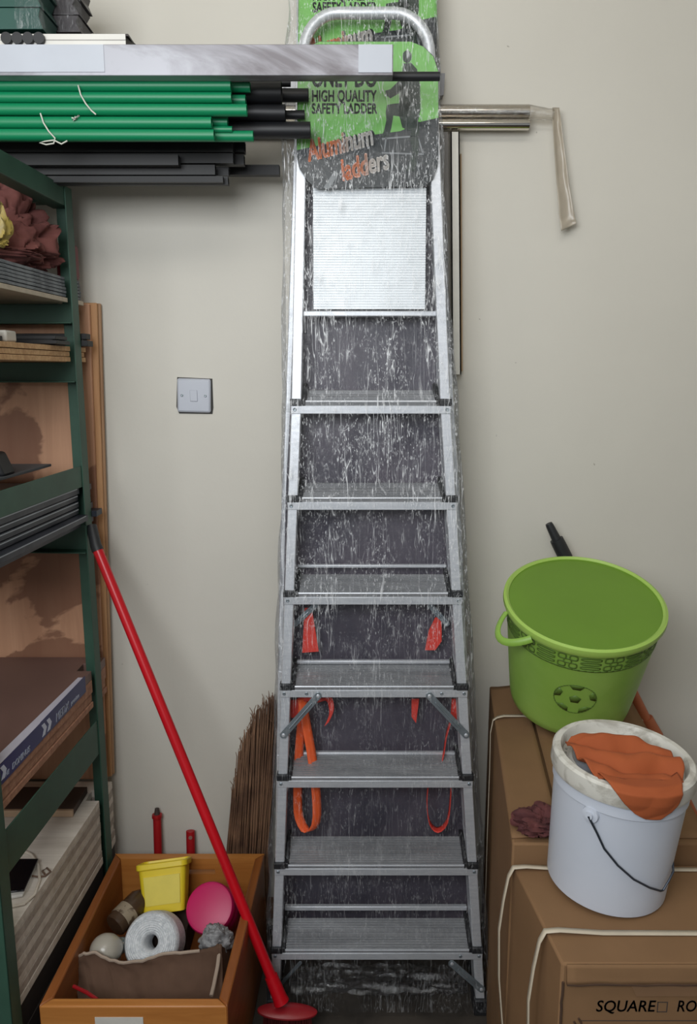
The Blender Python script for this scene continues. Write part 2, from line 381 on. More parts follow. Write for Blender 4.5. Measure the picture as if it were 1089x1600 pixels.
# print on the label cards: photo-pixel measures of the lower card turned into metres on the card
LS = 0.001412
GREENC = plain('lime_green_print', (114, 180, 88), 0.35, 0, 0.05, 6)
DARKC = plain('charcoal_print', (30, 38, 42), 0.35, 0, 0.1, 6)
DKTXT = plain('dark_green_print', (26, 44, 34), 0.4, 0, 0.1, 6)
ORWH = gradient_print('orange_to_white_print', [(0.0, (255, 132, 58)), (0.42, (255, 156, 100)), (0.62, (236, 226, 216)), (1.0, (236, 232, 226))], 0, 1)
GREYC = plain('grey_print', (122, 126, 128), 0.4)
def label_card(parent, zref_y, fy, dy):
    """card with origin at photo row zref_y, standing on the front plane of a ladder"""
    ztop = 2.29
    slope = Vector((0, 0.0667, 1)).normalized()
    org = Vector((cX(2.15) + 0.0, fy(2.15 + zref_y) + dy, 2.15 + zref_y))
    nrm = Vector((0, -slope.z, slope.y))
    M0 = Matrix((Vector((1, 0, 0)), slope, nrm)).transposed().to_4x4(); M0.translation = org
    def uv(px, py): return ((px - 574) * LS, (184 - py) * LS * 1.045)
    def pt(px, py, h=0.0): u, v = uv(px, py); return M0 @ Vector((u, v, h))
    out = [(463, 240), (467, 258), (480, 276), (494, 287), (664, 283), (678, 272), (685, 250), (683, 120), (676, 100), (660, 86), (640, 79), (500, 79), (478, 88), (466, 104)]
    card = MB().prism([pt(x, y, 0) for x, y in out], nrm * 0.0018).build('label_card', DARKC, parent, smooth=False)
    h = 0.0018
    def flat(name, poly, mat, hh=0.0004):
        return MB().prism([pt(x, y, h) for x, y in poly], nrm * hh).build(name, mat, card, smooth=False)
    flat('green_panel', [(463.6, 232), (560, 213), (625, 205), (655, 192), (684, 186), (682.4, 120), (675, 100.5), (659.5, 86.6), (640, 79.6), (500, 79.6), (478.4, 88.5), (466.6, 104.4)], GREENC)
    h = 0.0022
    def tx(s, px, py, hpx, wpx, mat, ang=0.0, shear=0.0, bold=0.0, hh=None, name='lettering'):
        size = hpx * LS / 0.69
        o = org; M = Matrix.Translation(pt(px, py, h if hh is None else hh)) @ M0.to_3x3().to_4x4() @ Matrix.Rotation(ang, 4, 'Z')
        t = text_mesh(name, s, size, mat, card, M, 1.0, shear, bold, 0.0002)
        w = max(((Matrix.Translation(wloc(card)) @ v.co) - pt(px, py)).dot(M0.to_3x3() @ Vector((math.cos(ang), math.sin(ang), 0))) for v in t.data.vertices)
        k = wpx * LS / w
        A = Matrix.Translation(-wloc(card)) @ M @ Matrix.Diagonal((k, 1, 1, 1)) @ M.inverted() @ Matrix.Translation(wloc(card))
        t.data.transform(A); return t
    tx('ONLY DO', 487, 142, 25, 101, DKTXT, bold=0.0020)
    tx('HIGH QUALITY', 487, 163, 16, 101, DKTXT, bold=0.0012)
    tx('SAFETY LADDER', 487, 180, 14.5, 102, DKTXT, bold=0.0012)
    a = R(14)
    tx('Aluminum', 482, 249, 30, 110, DARKC, a, 0.25, 0.0038, h + 0.0001, 'lettering_outline')
    tx('Aluminum', 482, 248, 30, 106, ORWH, a, 0.25, 0.0019, h + 0.0005)
    tx('ladders', 534, 277, 30, 83, DARKC, a, 0.25, 0.0038, h + 0.0001, 'lettering_outline')
    tx('ladders', 534, 276, 30, 79, ORWH, a, 0.25, 0.0019, h + 0.0005)
    m = MB()                                                     # man stepping up a stair
    def sil(poly): m.prism([pt(x, y, h) for x, y in poly], nrm * 0.0003)
    sil([(634.5 + 7.2 * math.cos(k * math.pi / 7), 100.5 + 9 * math.sin(k * math.pi / 7)) for k in range(14)])
    sil([(629, 110), (641, 109), (650, 118), (655, 140), (656, 176), (651, 196), (640, 205), (628, 200), (622, 180), (624, 150), (626, 130)])
    sil([(630, 120), (620, 136), (609, 146), (601, 148), (602, 154), (609, 159), (622, 152), (634, 140)])
    sil([(640, 165), (616, 166), (604, 168), (602, 178), (603, 190), (599, 206), (594, 213), (607, 214), (611, 200), (614, 183), (636, 186)])
    sil([(646, 190), (640, 214), (644, 232), (640, 252), (632, 262), (648, 262), (653, 240), (654, 214), (655, 192)])
    m.build('man_silhouette', DKTXT, card, smooth=False)
    m = MB()
    for x0, y0, x1, y1 in ((596, 216, 652, 212), (604, 206, 600, 234), (652, 212, 660, 236), (596, 236, 662, 238), (648, 238, 656, 268)):
        d = (Vector((y1 - y0, x0 - x1, 0))).normalized() * 1.2
        sil([(x0 - d.x, y0 - d.y), (x1 - d.x, y1 - d.y), (x1 + d.x, y1 + d.y), (x0 + d.x, y0 + d.y)])
    m.build('stair_drawing', GREYC, card, smooth=False)
    flat('ladder_picture', [(505, 286), (522, 262), (529, 266), (513, 289)], GREYC, 0.0006)
    return card

# --- second ladder, standing behind the wrapped one
def rY2(z): return 1.815 + 0.036 * z
def half2(z): return half(z) + lerp([(0, .004), (.5, .012), (1.3, .024), (2.0, .012), (2.5, .004)], z)
lad2 = thing('stepladder', (0.07, 1.86, 0), 'second aluminium stepladder, taller, wrapped behind the front ladder against the wall', 'ladder')
zs2 = [0.0, .4, .85, 1.2, 1.513, 1.8, 2.0, 2.2, 2.36]
for sd in (-1, 1):
    extrude_rail(MB(), rail_path(sd, zs2, 0.011, 0, half2, rY2), 0.022, 0.03).build('rail', ALU, lad2, 0.002)
    p = rail_path(sd, [0.0], 0.011, 0, half2, rY2)[0]
    MB().box(p + Vector((-.016, -.004, 0)), p + Vector((.016, .034, .05))).build('foot', BLKP, lad2, 0.003)
MB().tube(arch([2.34, 2.4, 2.46], lambda z: half2(z), rY2, 2.58, 0.10, 0.011, 0.014), 0.012, 12).build('handle', ALU, lad2)
for k in range(9):
    z = .165 + k * .2247
    w = half2(z) - .022
    M = Matrix.Translation((cX(z), rY2(z) + .002, z)) @ Matrix.Rotation(R(80), 4, 'X')
    MB().box((-w, 0, -.006), (w, .028, 0), M).build('tread', ALUT, lad2, 0.001)
    MB().box((cX(z) - half2(z) + .002, rY2(z) - .002, z - .0095), (cX(z) + half2(z) - .002, rY2(z), z + .0095)).build('front_bar', ALU, lad2)
GAPSHADE = two_tone('painted_gap_shade', (66, 63, 74), (92, 86, 96), 5, (1, 1, 0.6), 0.35, 0.65, 0.45, 0, 5, 0.8, 0.3)  # added sheet: its dark tone stands in for deep shade between the ladders
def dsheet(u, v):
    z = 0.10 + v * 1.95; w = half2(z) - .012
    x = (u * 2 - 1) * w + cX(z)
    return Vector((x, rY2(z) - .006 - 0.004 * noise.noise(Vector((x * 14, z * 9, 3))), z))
MB().grid(dsheet, 22, 90).build('gap_shade_sheet', GAPSHADE, lad2)
label_card(lad2, 0.235, lambda z: rY2(z - 0.0), -.004)
# white channel of the rear leg that shows beside the front ladder
A = [P(704, 206, 1.955), P(718, 206, 1.955)]; B = [P(706.5, 585, 1.955), P(720.5, 585, 1.955)]
m = MB()
for q0, q1, q2, q3 in ((A[0], A[1], B[1], B[0]),):
    m.prism([q0, q1, q2, q3], (0, 0.003, 0))
m.prism([A[0], A[0] + Vector((.003, 0, 0)), B[0] + Vector((.003, 0, 0)), B[0]], (0, 0.03, 0))
m.prism([A[1] - Vector((.003, 0, 0)), A[1], B[1], B[1] - Vector((.003, 0, 0))], (0, 0.03, 0))
m.build('rear_leg_channel', plain('worn_white_aluminium', (232, 229, 220), 0.5, 0.0, 0.1, 12), lad2)
MB().prism([P(719.5, 240, 1.985), P(721, 240, 1.985), P(723, 580, 1.985), P(721, 580, 1.985)], (0, 0.012, 0)).build('brown_backing_strip', plain('brown_strip', (176, 148, 118), 0.7), lad2)
MB().prism([P(688, 206, 1.95), P(700, 206, 1.95), P(700.5, 560, 1.95), P(698, 560, 1.95)], (0, 0.02, 0)).build('rear_leg_side', plain('shaded_leg_side', (118, 114, 110), 0.5, 0.0, 0.25, 9), lad2)  # side of the leg, its shade put into a darker colour

# --- front ladder
lad = thing('stepladder', (0.07, 1.70, 0), 'aluminium stepladder with seven treads and lime green label, wrapped in clear film, nearest the viewer', 'ladder')
zsr = [0.03, .16, .4, .85, 1.2, 1.513, 1.8, 2.0, 2.2]
for sd in (-1, 1):
    extrude_rail(MB(), rail_path(sd, zsr, 0.0115, 0), 0.023, 0.04).build('rail', ALU, lad, 0.002)
    p = rail_path(sd, [0.0], 0.0115, 0)[0]
    MB().box(p + Vector((-.019, -.006, 0)), p + Vector((.019, .047, .045))).build('foot', BLKP, lad, 0.004)
    extrude_rail(MB(), rail_path(sd, [0.03, .5, 1.0, 1.513, 1.62], 0.013, .052), 0.018, 0.018).build('rear_leg', ALU, lad, 0.001)
    p = rail_path(sd, [0.0], 0.013, .052)[0]
    MB().box(p + Vector((-.014, -.004, 0)), p + Vector((.014, .026, .04))).build('foot', BLKP, lad, 0.003)
MB().tube(arch([2.18, 2.22, 2.26], half, rY, 2.372, 0.085, 0.011, 0.016), 0.0125, 14).build('handle', ALU, lad)
ZB = [.161, .385, .612, .839, 1.066, 1.291, 1.513]
TILT = R(17)
for i, z in enumerate(ZB):
    h = half(z); c = cX(z); y = rY(z)
    fb = MB().box((c - h, y - .0035, z - .0095), (c + h, y - .0002, z + .0085)).build('front_bar', ALU, lad, 0.0008)
    xs = [-(h - .0085), h - .0085]
    if i == 3: xs += [-(h - .062), h - .062]
    if i == 0: xs += [h - .055]
    for x in xs:
        M = frame((c + x, y - .0035, z), (0, -1, 0))
        MB().lathe([(.0042, 0), (.0042, .0008), (.0030, .0016), (.0014, .0012), (0.0, .0012)], M, 12).build('rivet', GALV, fb)
    # grooved tread
    w = half(z + .02) - .033
    prof = [(0, -.010), (0, 0.0)]
    s_ = 0.006
    while s_ < .082:
        prof += [(s_, 0.0), (s_ + .0008, -.0030), (s_ + .0030, -.0030), (s_ + .0036, 0.0)]; s_ += .0068 if s_ < .03 or s_ > .055 else .0125
    prof += [(.088, 0.0), (.088, -.010), (.084, -.010), (.084, -.004), (.004, -.004), (.004, -.010)]
    M = Matrix.Translation((c, y - .004, z + .0165)) @ Matrix.Rotation(TILT, 4, 'X')
    MB().prism([M @ Vector((-w, a, b)) for a, b in prof], (2 * w, 0, 0)).build('tread', ALUT, lad, smooth=False)
    MB().tube([M @ Vector((-w, .001, .0015)), M @ Vector((w, .001, .0015))], .0028, 8).build('tread_nosing', ALU, lad)
    for sd in (-1, 1):
        p = Vector((c + sd * (half(z + .018) - .0115), rY(z), z + .0085))
        q = MB().box(p + Vector((-.0145, -.006, 0)), p + Vector((.0145, .020, .0160)))
        xi = c + sd * (w - .001)
        x0, x1 = sorted((xi, xi + sd * .0095))
        poly = [(-.002, 0), (.030, -.002), (.092, .024), (.092, .046), (.070, .050), (.036, .040), (.014, .016), (-.002, .013)]
        q.prism([Vector((x0, y + a, z + .009 + b)) for a, b in poly], (x1 - x0, 0, 0))
        q.build('end_bracket', BLKP, lad, 0.002)
def brace(a, b, wd, name='brace', rivets=True, mat=GALV):
    a = Vector(a); b = Vector(b); t = (b - a).normalized(); s = t.cross(Vector((0, 1, 0))).normalized() * wd / 2
    e = t * wd / 2
    poly = [a - e * .4 - s, a - e - s * .4, a - e + s * .4, a - e * .4 + s, b + e * .4 + s, b + e + s * .4, b + e - s * .4, b + e * .4 - s]
    o = MB().prism(poly, (0, -.0022, 0)).build(name, mat, lad, 0.0005)
    MB().tube([a + t * .022 + Vector((0, -.0028, 0)), b - t * .022 + Vector((0, -.0028, 0))], .0024, 8).build('stiffening_rib', mat, o)
    if rivets:
        for q in (a, b):
            MB().lathe([(.0045, 0), (.0045, .001), (.0026, .002), (0, .002)], frame(q + Vector((0, -.0022, 0)), (0, -1, 0)), 12).build('rivet', ALU, o)
def on(px, py, off):
    Y = 1.75
    for _ in range(12): q = P(px, py, Y); Y = rY(q.z) + off
    return q
brace(on(497, 1087, -.004), on(443, 1148, -.004), .017)
brace(on(671, 1087, -.004), on(728, 1148, -.004), .017)
brace(on(492, 946, .06), on(462, 974, .06), .014, rivets=False)
brace(on(672, 946, .06), on(698, 974, .06), .014, rivets=False)
brace(on(469, 1504, .03), on(440, 1536, .03), .009, rivets=False)
brace(on(706, 1505, .0), on(752, 1545, .0), .018)
for y, hh in ((885, .008), (1035, .009), (1178, .007), (1420, .012)):
    q = on(590, y, .066); w = half(q.z) - .024
    MB().box((cX(q.z) - w, q.y, q.z - hh / 2), (cX(q.z) + w, q.y + .012, q.z + hh / 2)).build('rear_crossbar', ALU, lad, 0.002)
q = on(574, 490, .01)
MB().box((cX(q.z) - half(q.z) + .022, q.y, q.z - .006), (cX(q.z) + half(q.z) - .022, q.y + .03, q.z + .006)).build('top_crossbar', ALU, lad, 0.002)
# folded-up platform: ribbed pale plate
a0 = on(490, 483, .012); a1 = on(664, 483, .012); b0 = on(489, 293, .012); b1 = on(664, 292, .012)
WHT = plain('pale_anodised_plate', (232, 236, 238), 0.38, 0.15, 0.05, 5)
m = MB(); N = 46; poly = []
for k in range(N):
    t = k / N; t2 = (k + .72) / N; t3 = (k + 1) / N
    poly += [(t, 0), (t2, 0), (t2 + .02 / N, .0022), (t3, .0022)]
L = [a0.lerp(b0, t) + Vector((0, d, 0)) for t, d in poly] + [b0 + Vector((0, .008, 0)), a0 + Vector((0, .008, 0))]
m.prism(L, a1 - a0)
m.build('platform', WHT, lad, smooth=False)
MB().prism([a0 + Vector((-.002, .004, -.006)), a1 + Vector((.002, .004, -.006)), a1 + Vector((.002, .004, -.001)), a0 + Vector((-.002, .004, -.001))], (0, .016, 0)).build('platform_hinge_strip', BLKP, lad)
label_card(lad, 0.0, rY, -.006)
# orange webbing straps drooping between the front and rear frames
STR = plain('orange_webbing', (255, 104, 48), 0.6, 0, 0.06, 60, (1, 1, .2))
STRT = plain('orange_red_webbing', (224, 66, 54), 0.6, 0, 0.06, 60, (1, 1, .2))
def ribbon(name, pts, width_dir, mat=STR, n=28):
    pts = [Vector(p) for p in pts]
    def cr(t):
        f = t * (len(pts) - 1); i = min(int(f), len(pts) - 2); u = f - i
        p0 = pts[max(i - 1, 0)]; p1 = pts[i]; p2 = pts[i + 1]; p3 = pts[min(i + 2, len(pts) - 1)]
        return 0.5 * (2 * p1 + (p2 - p0) * u + (2 * p0 - 5 * p1 + 4 * p2 - p3) * u * u + (3 * p1 - p0 - 3 * p2 + p3) * u ** 3)
    d = Vector(width_dir)
    def f(u, v):
        return cr(u) + d * (v - .5)
    return MB().grid(f, n, 4).build(name, mat, lad, solid=.0016)
O = .058
ribbon('strap', [on(474, 1092, O), on(471, 1130, O), on(467, 1180, O), on(465, 1240, O), on(467, 1276, O), on(480, 1299, O - .008), on(494, 1285, O - .014), on(494, 1240, O - .014), on(487, 1180, O - .014), on(478, 1130, O - .01), on(472, 1092, O)], (.021, .012, 0))
ribbon('strap', [on(462, 1094, O + .004), on(478, 1092, O), on(500, 1094, O), on(514, 1092, O), on(518, 1112, O), on(510, 1132, O)], (.012, 0, .012), STRT)
ribbon('strap', [on(706, 1120, O), on(697, 1150, O), on(691, 1185, O), on(672, 1214, O), on(667, 1250, O), on(671, 1284, O), on(684, 1297, O - .004), on(699, 1282, O - .012), on(704, 1240, O - .012), on(704, 1212, O - .012)], (.0015, .024, 0), STRT)
for pl in ([(476, 950), (487, 950), (498, 1018), (472, 1020)], [(680, 965), (690, 965), (690, 1002), (680, 1016), (664, 1016), (670, 985)], [(452, 1094), (480, 1093), (476, 1118), (455, 1122)], [(643, 1092), (655, 1092), (650, 1130), (643, 1120)], [(706, 1092), (720, 1092), (716, 1128), (704, 1120)]):
    MB().prism([on(x, y, .062) for x, y in pl], (0, .002, 0)).build('strap', STRT, lad)
# stretch film round the front ladder
FILM = film_mat('stretch_film')
def filmf(u, v):
    z = 0.02 + v * 2.39
    hl_ = half(z) + lerp([(0, .010), (1.3, .014), (1.7, .020), (2.0, .027), (2.2, .028), (2.4, .016)], z)
    hr_ = half(z) + lerp([(0, .012), (1.2, .016), (1.55, .013), (1.75, .006), (2.4, .003)], z)
    hw = (hl_ + hr_) / 2
    x0 = cX(z) + (hr_ - hl_) / 2; y0 = rY(z) - .0155; dep = min(.098, rY2(z) - .012 - y0)
    s = u * 2 * (hw + dep)
    per = 2 * hw
    if s < dep: x, y = -hw, y0 + dep - s
    elif s < dep + per: x, y = -hw + (s - dep), y0
    else: x, y = hw, y0 + (s - dep - per)
    k = .0035 * noise.noise(Vector((x * 16, y * 20, z * 3.2))) + .0018 * noise.noise(Vector((x * 55, y * 40, z * 11)))
    edge = .010 * noise.noise(Vector((3 + math.copysign(4, x), 0, z * 5.5)))
    if abs(x) > hw - .001: x += math.copysign(max(-.006, edge), x) + k
    else: y += k - .001
    return Vector((x0 + x, y, z))
MB().grid(filmf, 110, 170).build('stretch_film', FILM, lad, angle=180)
# loose film rucked up over the foot of the ladder
FILM2 = film_mat('rucked_film', 1.0, (0.9, 0.9, 0.92, 1), 0.16)
def ruck(u, v):
    x = -.15 + u * .46; y = 1.725 + v * .10
    k = noise.noise(Vector((x * 9, y * 46, 1.7)))
    return Vector((x + .01 * noise.noise(Vector((x * 20, y * 20, 9))), y, .012 + .018 * abs(k) + .01 * abs(noise.noise(Vector((x * 30, y * 60, 4))))))
MB().grid(ruck, 60, 26).build('loose_film', FILM2, lad, angle=180)

# ------------------------------------------------------------------ light switch
sw = thing('light_switch', (P(304, 618, YW).x, YW, P(304, 618, YW).z), 'pale grey square light switch plate on the cream wall', 'switch')
sc = wloc(sw); M = Matrix.Translation(sc) @ Matrix.Rotation(R(1.5), 4, 'Y')
SWM = plain('pale_grey_switch_plastic', (186, 190, 200), 0.28, 0, 0.03, 10)
MB().box((-.043, -.011, -.043), (.043, 0, .043), M).build('face_plate', SWM, sw, 0.005)
MB().prism([M @ Vector(p) for p in ((-.010, -.0105, .0145), (.009, -.0105, .0145), (.010, -.0105, -.0145), (-.009, -.0105, -.0145))], (0, -.003, 0)).build('rocker', SWM, sw, 0.0012)
for x in (-.030, .030):
    MB().lathe([(.0034, 0), (.0034, .0012), (.002, .0018), (0, .0014)], frame(M @ Vector((x, -.011, 0)), (0, -1, 0)), 12).build('screw', GALV, sw)
MB().prism([M @ Vector(p) for p in ((-.047, 0, -.030), (-.040, 0, -.047), (.046, 0, -.046), (.0485, 0, -.030), (.046, 0, .044), (-.044, 0, .0455))], (0, -.0012, 0)).build('wall_box_gap', plain('dark_gap', (70, 68, 66), 0.9), sw, smooth=False)

# ------------------------------------------------------------------ rack
YP = 1.88; KR = YP / 1.83
def zr(z): return CAMZ - (CAMZ - z) * KR
def RX(Y): return -.623 * KR + (Y - YP) * .0497
YN = 1.283 * KR
DIRY = Vector((.0497, 1, 0)).normalized(); DIRX = Vector((DIRY.y, -DIRY.x, 0))
rack = thing('storage_rack', (RX(YP), YP, 0), 'dark green painted angle iron storage rack along the left side', 'rack')
FAR = Vector((RX(YP), YP, 0)); NEAR = Vector((RX(YN), YN, 0))
def lbox(mb, o, x0, x1, y0, y1, z0, z1):
    c = [o + DIRX * x + DIRY * y for x, y in ((x0, y0), (x1, y0), (x1, y1), (x0, y1))]
    return mb.hexa([p + Vector((0, 0, z0)) for p in c], [p + Vector((0, 0, z1)) for p in c])
ZT = zr(2.002)
m = MB(); lbox(m, FAR, -.038, 0, -.003, 0, 0, ZT); lbox(m, FAR, -.003, 0, -.038, 0, 0, ZT); m.build('post', GREEN_P, rack, 0.001)
m = MB(); lbox(m, NEAR, -.038, 0, 0, .003, 0, ZT); lbox(m, NEAR, -.003, 0, 0, .038, 0, ZT); m.build('post', GREEN_P, rack, 0.001)
LY = (FAR - NEAR).length
for z0, z1 in ((zr(1.960), ZT), (zr(1.331), zr(1.381)), (zr(.652), zr(.742))):
    m = MB(); lbox(m, NEAR, -.006, -.003, .004, LY - .004, z0, z1); lbox(m, NEAR, -.044, -.006, .004, LY - .004, z0, z0 + .003)
    m.build('end_beam', GREEN_P, rack, 0.001)
for z0, z1 in ((zr(1.968), ZT - .004), (zr(1.706), zr(1.752)), (zr(1.574), zr(1.620)), (zr(1.170), zr(1.234))):
    m = MB(); lbox(m, FAR, -.80, -.004, -.007, -.004, z0, z1); lbox(m, FAR, -.80, -.004, -.044, -.007, z0, z0 + .003)
    m.build('back_beam', GREEN_P, rack, 0.001)
for z in (1.61, 1.585, 1.36, .70):
    MB().lathe([(.005, 0), (.005, .003), (0, .003)], frame(FAR + DIRX * -.012 + DIRY * -.003 + Vector((0, 0, zr(z))), -DIRY), 8).build('bolt', GALV, rack)

XL = -1.32
def board(name, label, cat, group, mat, z0, th, dx=0.0, y0=None, y1=1.93, notch=True, bev=0.0008, xl=XL):
    y0 = YN + .045 if y0 is None else y0
    e = lambda Y: RX(Y) - .007 + dx
    pts = [(xl, y0), (e(y0), y0)]
    if notch and y1 > YP: pts += [(e(YP - .045), YP - .045), (RX(YP) - .046, YP - .045), (RX(YP) - .046, YP + .003), (e(YP) + .003, YP + .003)]
    pts += [(e(y1), y1), (xl, y1)]
    o = MB().prism([(x, y, z0) for x, y in pts], (0, 0, th)).build(name, mat, None, bev, smooth=False)
    return tag(o, label, cat, group)
ORD = ['lowest', 'second from the bottom', 'third from the bottom', 'fourth from the bottom', 'fifth from the bottom', 'sixth from the bottom', 'seventh from the bottom', 'eighth from the bottom', 'ninth from the bottom', 'topmost']
def stack(n, name, fmt, cat, group, mats, z0, z1, jit=0.004, y1=1.93):
    th = (z1 - z0) / n
    for k in range(n):
        o = ORD[k] if k < n - 1 else 'topmost'
        board(name, fmt % o, cat, group, mats[k % len(mats)], z0 + th * k, th - .0012, random.uniform(-jit, 0), None, y1 + random.uniform(-.01, 0))
PALE = wood('pale_board', (170, 158, 140), (192, 180, 160), 'X')
board('shelf_board', 'pale thin shelf board under the grey panels', 'board', None, PALE, zr(1.752), .010)
GP = two_tone('scuffed_grey_panel', (72, 78, 86), (122, 128, 134), 18, (.3, 1.2, 6), 0.4, 0.62, 0.5, 0.1)
stack(6, 'composite_sheet', 'scuffed grey panel on the upper rack shelf, %s of six', 'panel', 'grey panels on the upper shelf', [GP], zr(1.7635), zr(1.808))
CHIP = two_tone('chipboard', (176, 134, 92), (206, 168, 124), 90, (1, 1, 1), 0.35, 0.65, 0.75)
stack(3, 'chipboard_sheet', 'tan chipboard sheet on the middle rack shelf, %s of three', 'board', 'chipboard sheets on the middle shelf', [CHIP], zr(1.621), zr(1.656))
for k, (y0, y1, xo, z0, hh, lb) in enumerate(((1.50, 1.56, -.030, .0, .022, 'front'), (1.72, 1.80, .006, .0, .018, 'middle'), (1.885, 1.925, .012, .0, .030, 'rear'))):
    zb = zr(1.656) + .001
    mm = MB(); xe = RX(y1) + xo
    bar(mm, XL, xe, y0, y1, zb, zb + hh * .45); bar(mm, XL, xe - .004, y0 + .004, y1 - .004, zb + hh * .55, zb + hh); bar(mm, XL, xe - .012, y0 + .006, y1 - .006, zb + hh * .4, zb + hh * .6)
    tag(mm.build('black_profile', BLKM, None, 0.001), '%s black metal profile lying on the tan chipboard sheets' % lb, 'profile', 'black profiles on the chipboard')
q = P(7, 516, 1.62)
mm = MB(); bar(mm, -.99, RX(1.60) - .035, 1.585, 1.635, zr(1.656) + .001, zr(1.656) + .024)
tag(mm.build('white_block', plain('white_plaster_block', (205, 202, 194), 0.8, 0, 0.08, 20, bs=.3), None, 0.004, loc=(-.9, 1.61, zr(1.656) + .001)), 'rough white block lying on the chipboard at the left edge', 'block')
# sheet on the third shelf and something dark standing on it
board('grey_sheet', 'thin grey sheet lying across the end beam of the third shelf', 'sheet', None, plain('dull_grey_sheet', (88, 90, 94), 0.6), zr(1.381) + .0005, .006, -.062, 1.40, 1.83, False, .001)
q = P(2, 735, 1.62)
mm = MB(); mm.hexa([Vector((-.84, 1.60, zr(1.381) + .007)), Vector((-.722, 1.60, zr(1.381) + .007)), Vector((-.722, 1.66, zr(1.381) + .007)), Vector((-.84, 1.66, zr(1.381) + .007))],
                   [Vector((-.86, 1.60, 1.43)), Vector((-.742, 1.60, 1.43)), Vector((-.742, 1.66, 1.43)), Vector((-.86, 1.66, 1.43))])
tag(mm.build('black_case', BLKP, None, 0.006), 'black plastic case on the grey sheet at the left edge', 'case')
DKM = two_tone('dark_blue_grey_metal', (44, 48, 58), (78, 80, 88), 6, (.5, 1, 1), 0.35, 0.65, 0.42, 0.35)
EDGE = plain('bright_metal_edge', (150, 156, 166), 0.35, 0.7)
th = (zr(1.332) - zr(1.236)) / 6
for k in range(6):
    o = board('metal_sheet', 'dark blue-grey metal panel on the fourth rack shelf, %s of six' % (ORD[k] if k < 5 else 'topmost'), 'panel', 'dark metal panels on the fourth shelf', DKM, zr(1.236) + th * k, th - .002, (.016 if k == 1 else random.uniform(-.006, 0)), None, 1.92 + random.uniform(-.012, .008))
    e = lambda Y: RX(Y) - .007 + (.016 if k == 1 else -.001)
    zz = zr(1.236) + th * (k + 1) - .0045
    MB().prism([(e(1.36), 1.36, zz), (e(1.36) + .0012, 1.36, zz), (e(1.82) + .0012, 1.82, zz), (e(1.82), 1.82, zz)], (0, 0, .0022)).build('bright_lip', EDGE, o)
BRN = plain('brown_laminate', (112, 86, 79), 0.45, 0, 0.08, 3)
ZE = [zr(.781), zr(.797), zr(.8335), zr(.853)]
CH2 = two_tone('reddish_chipboard', (150, 106, 84), (178, 134, 108), 70, (1, 1, 1), 0.35, 0.65, 0.75)
board('chipboard_sheet', 'thin reddish chipboard sheet at the bottom of the brown laminate pile', 'board', 'sheets under the brown laminate', CH2, ZE[0], .0145)
board('chipboard_sheet', 'thick reddish chipboard sheet in the middle of the brown laminate pile', 'board', 'sheets under the brown laminate', CH2, ZE[1], .022, -.003)
board('chipboard_sheet', 'reddish chipboard sheet directly under the brown laminated board', 'board', 'sheets under the brown laminate', CH2, ZE[1] + .0232, ZE[3] - ZE[1] - .0242, 0)
top = board('laminate_board', 'brown laminated board with blue printed edge tape on the rack', 'board', None, BRN, ZE[3], zr(.875) - ZE[3], 0)
BLUE = plain('dark_blue_tape', (34, 40, 100), 0.35, 0, 0.08, 8)
LAV = plain('pale_lavender_tape', (196, 193, 206), 0.4, 0, 0.06, 12)
ztp = zr(.875); e = lambda Y: RX(Y) - .007
y0t, y1t = 1.36, 1.79
EX = lambda Y, o: e(Y) + o
MB().prism([(EX(y0t, .0004), y0t, zr(.833)), (EX(y0t, .0016), y0t, zr(.833)), (EX(y1t, .0016), y1t, zr(.840)), (EX(y1t, .0004), y1t, zr(.840))], (0, 0, ztp - zr(.835))).build('edge_tape', BLUE, top, smooth=False)
tape = [c for c in top.children if c.name.startswith('edge_tape')][0]
MB().prism([(EX(y0t, -.020), y0t, ztp), (EX(y0t, .0014), y0t, ztp), (EX(y1t, .0014), y1t, ztp), (EX(y1t, -.016), y1t, ztp)], (0, 0, .001)).build('tape_fold', LAV, top, smooth=False)
tx3 = Matrix((DIRY, Vector((0, 0, 1)), DIRX)).transposed().to_4x4()
WPR = plain('pale_print', (200, 206, 224), 0.4)
def tapetext(s, Y, z, size):
    M = Matrix.Translation((EX(Y, .0018), Y, z)) @ tx3
    text_mesh('lettering', s, size, WPR, tape, M, 1.0, .2, .0004, .0003)
tapetext('DOMINUS', 1.41, zr(.841), .017)
tapetext('THE', 1.375, zr(.841), .012)
tapetext('MEDX', 1.615, zr(.843), .026)
tapetext('premium', 1.70, zr(.846), .013)
for Y in (1.545, 1.57, 1.365):
    m = MB()
    m.prism([Vector((EX(y, .0018), y, z)) for y, z in ((Y, zr(.842)), (Y + .014, zr(.842)), (Y + .024, zr(.855)), (Y + .014, zr(.868)), (Y, zr(.868)), (Y + .010, zr(.855)))], DIRX * .0004)
    m.build('arrow_print', WPR, tape, smooth=False)
tag(MB().tube([P(150, 1045, 1.905) + Vector((-.004, 0, .006)), P(156, 1052, 1.89) + Vector((0, 0, .008)), P(153, 1060, 1.89) + Vector((0, 0, .006))], .006, 8).build('plastic_scrap', plain('grey_plastic_scrap', (128, 124, 120), 0.5), None), 'crumpled grey plastic scrap on the corner of the brown board', 'scrap')

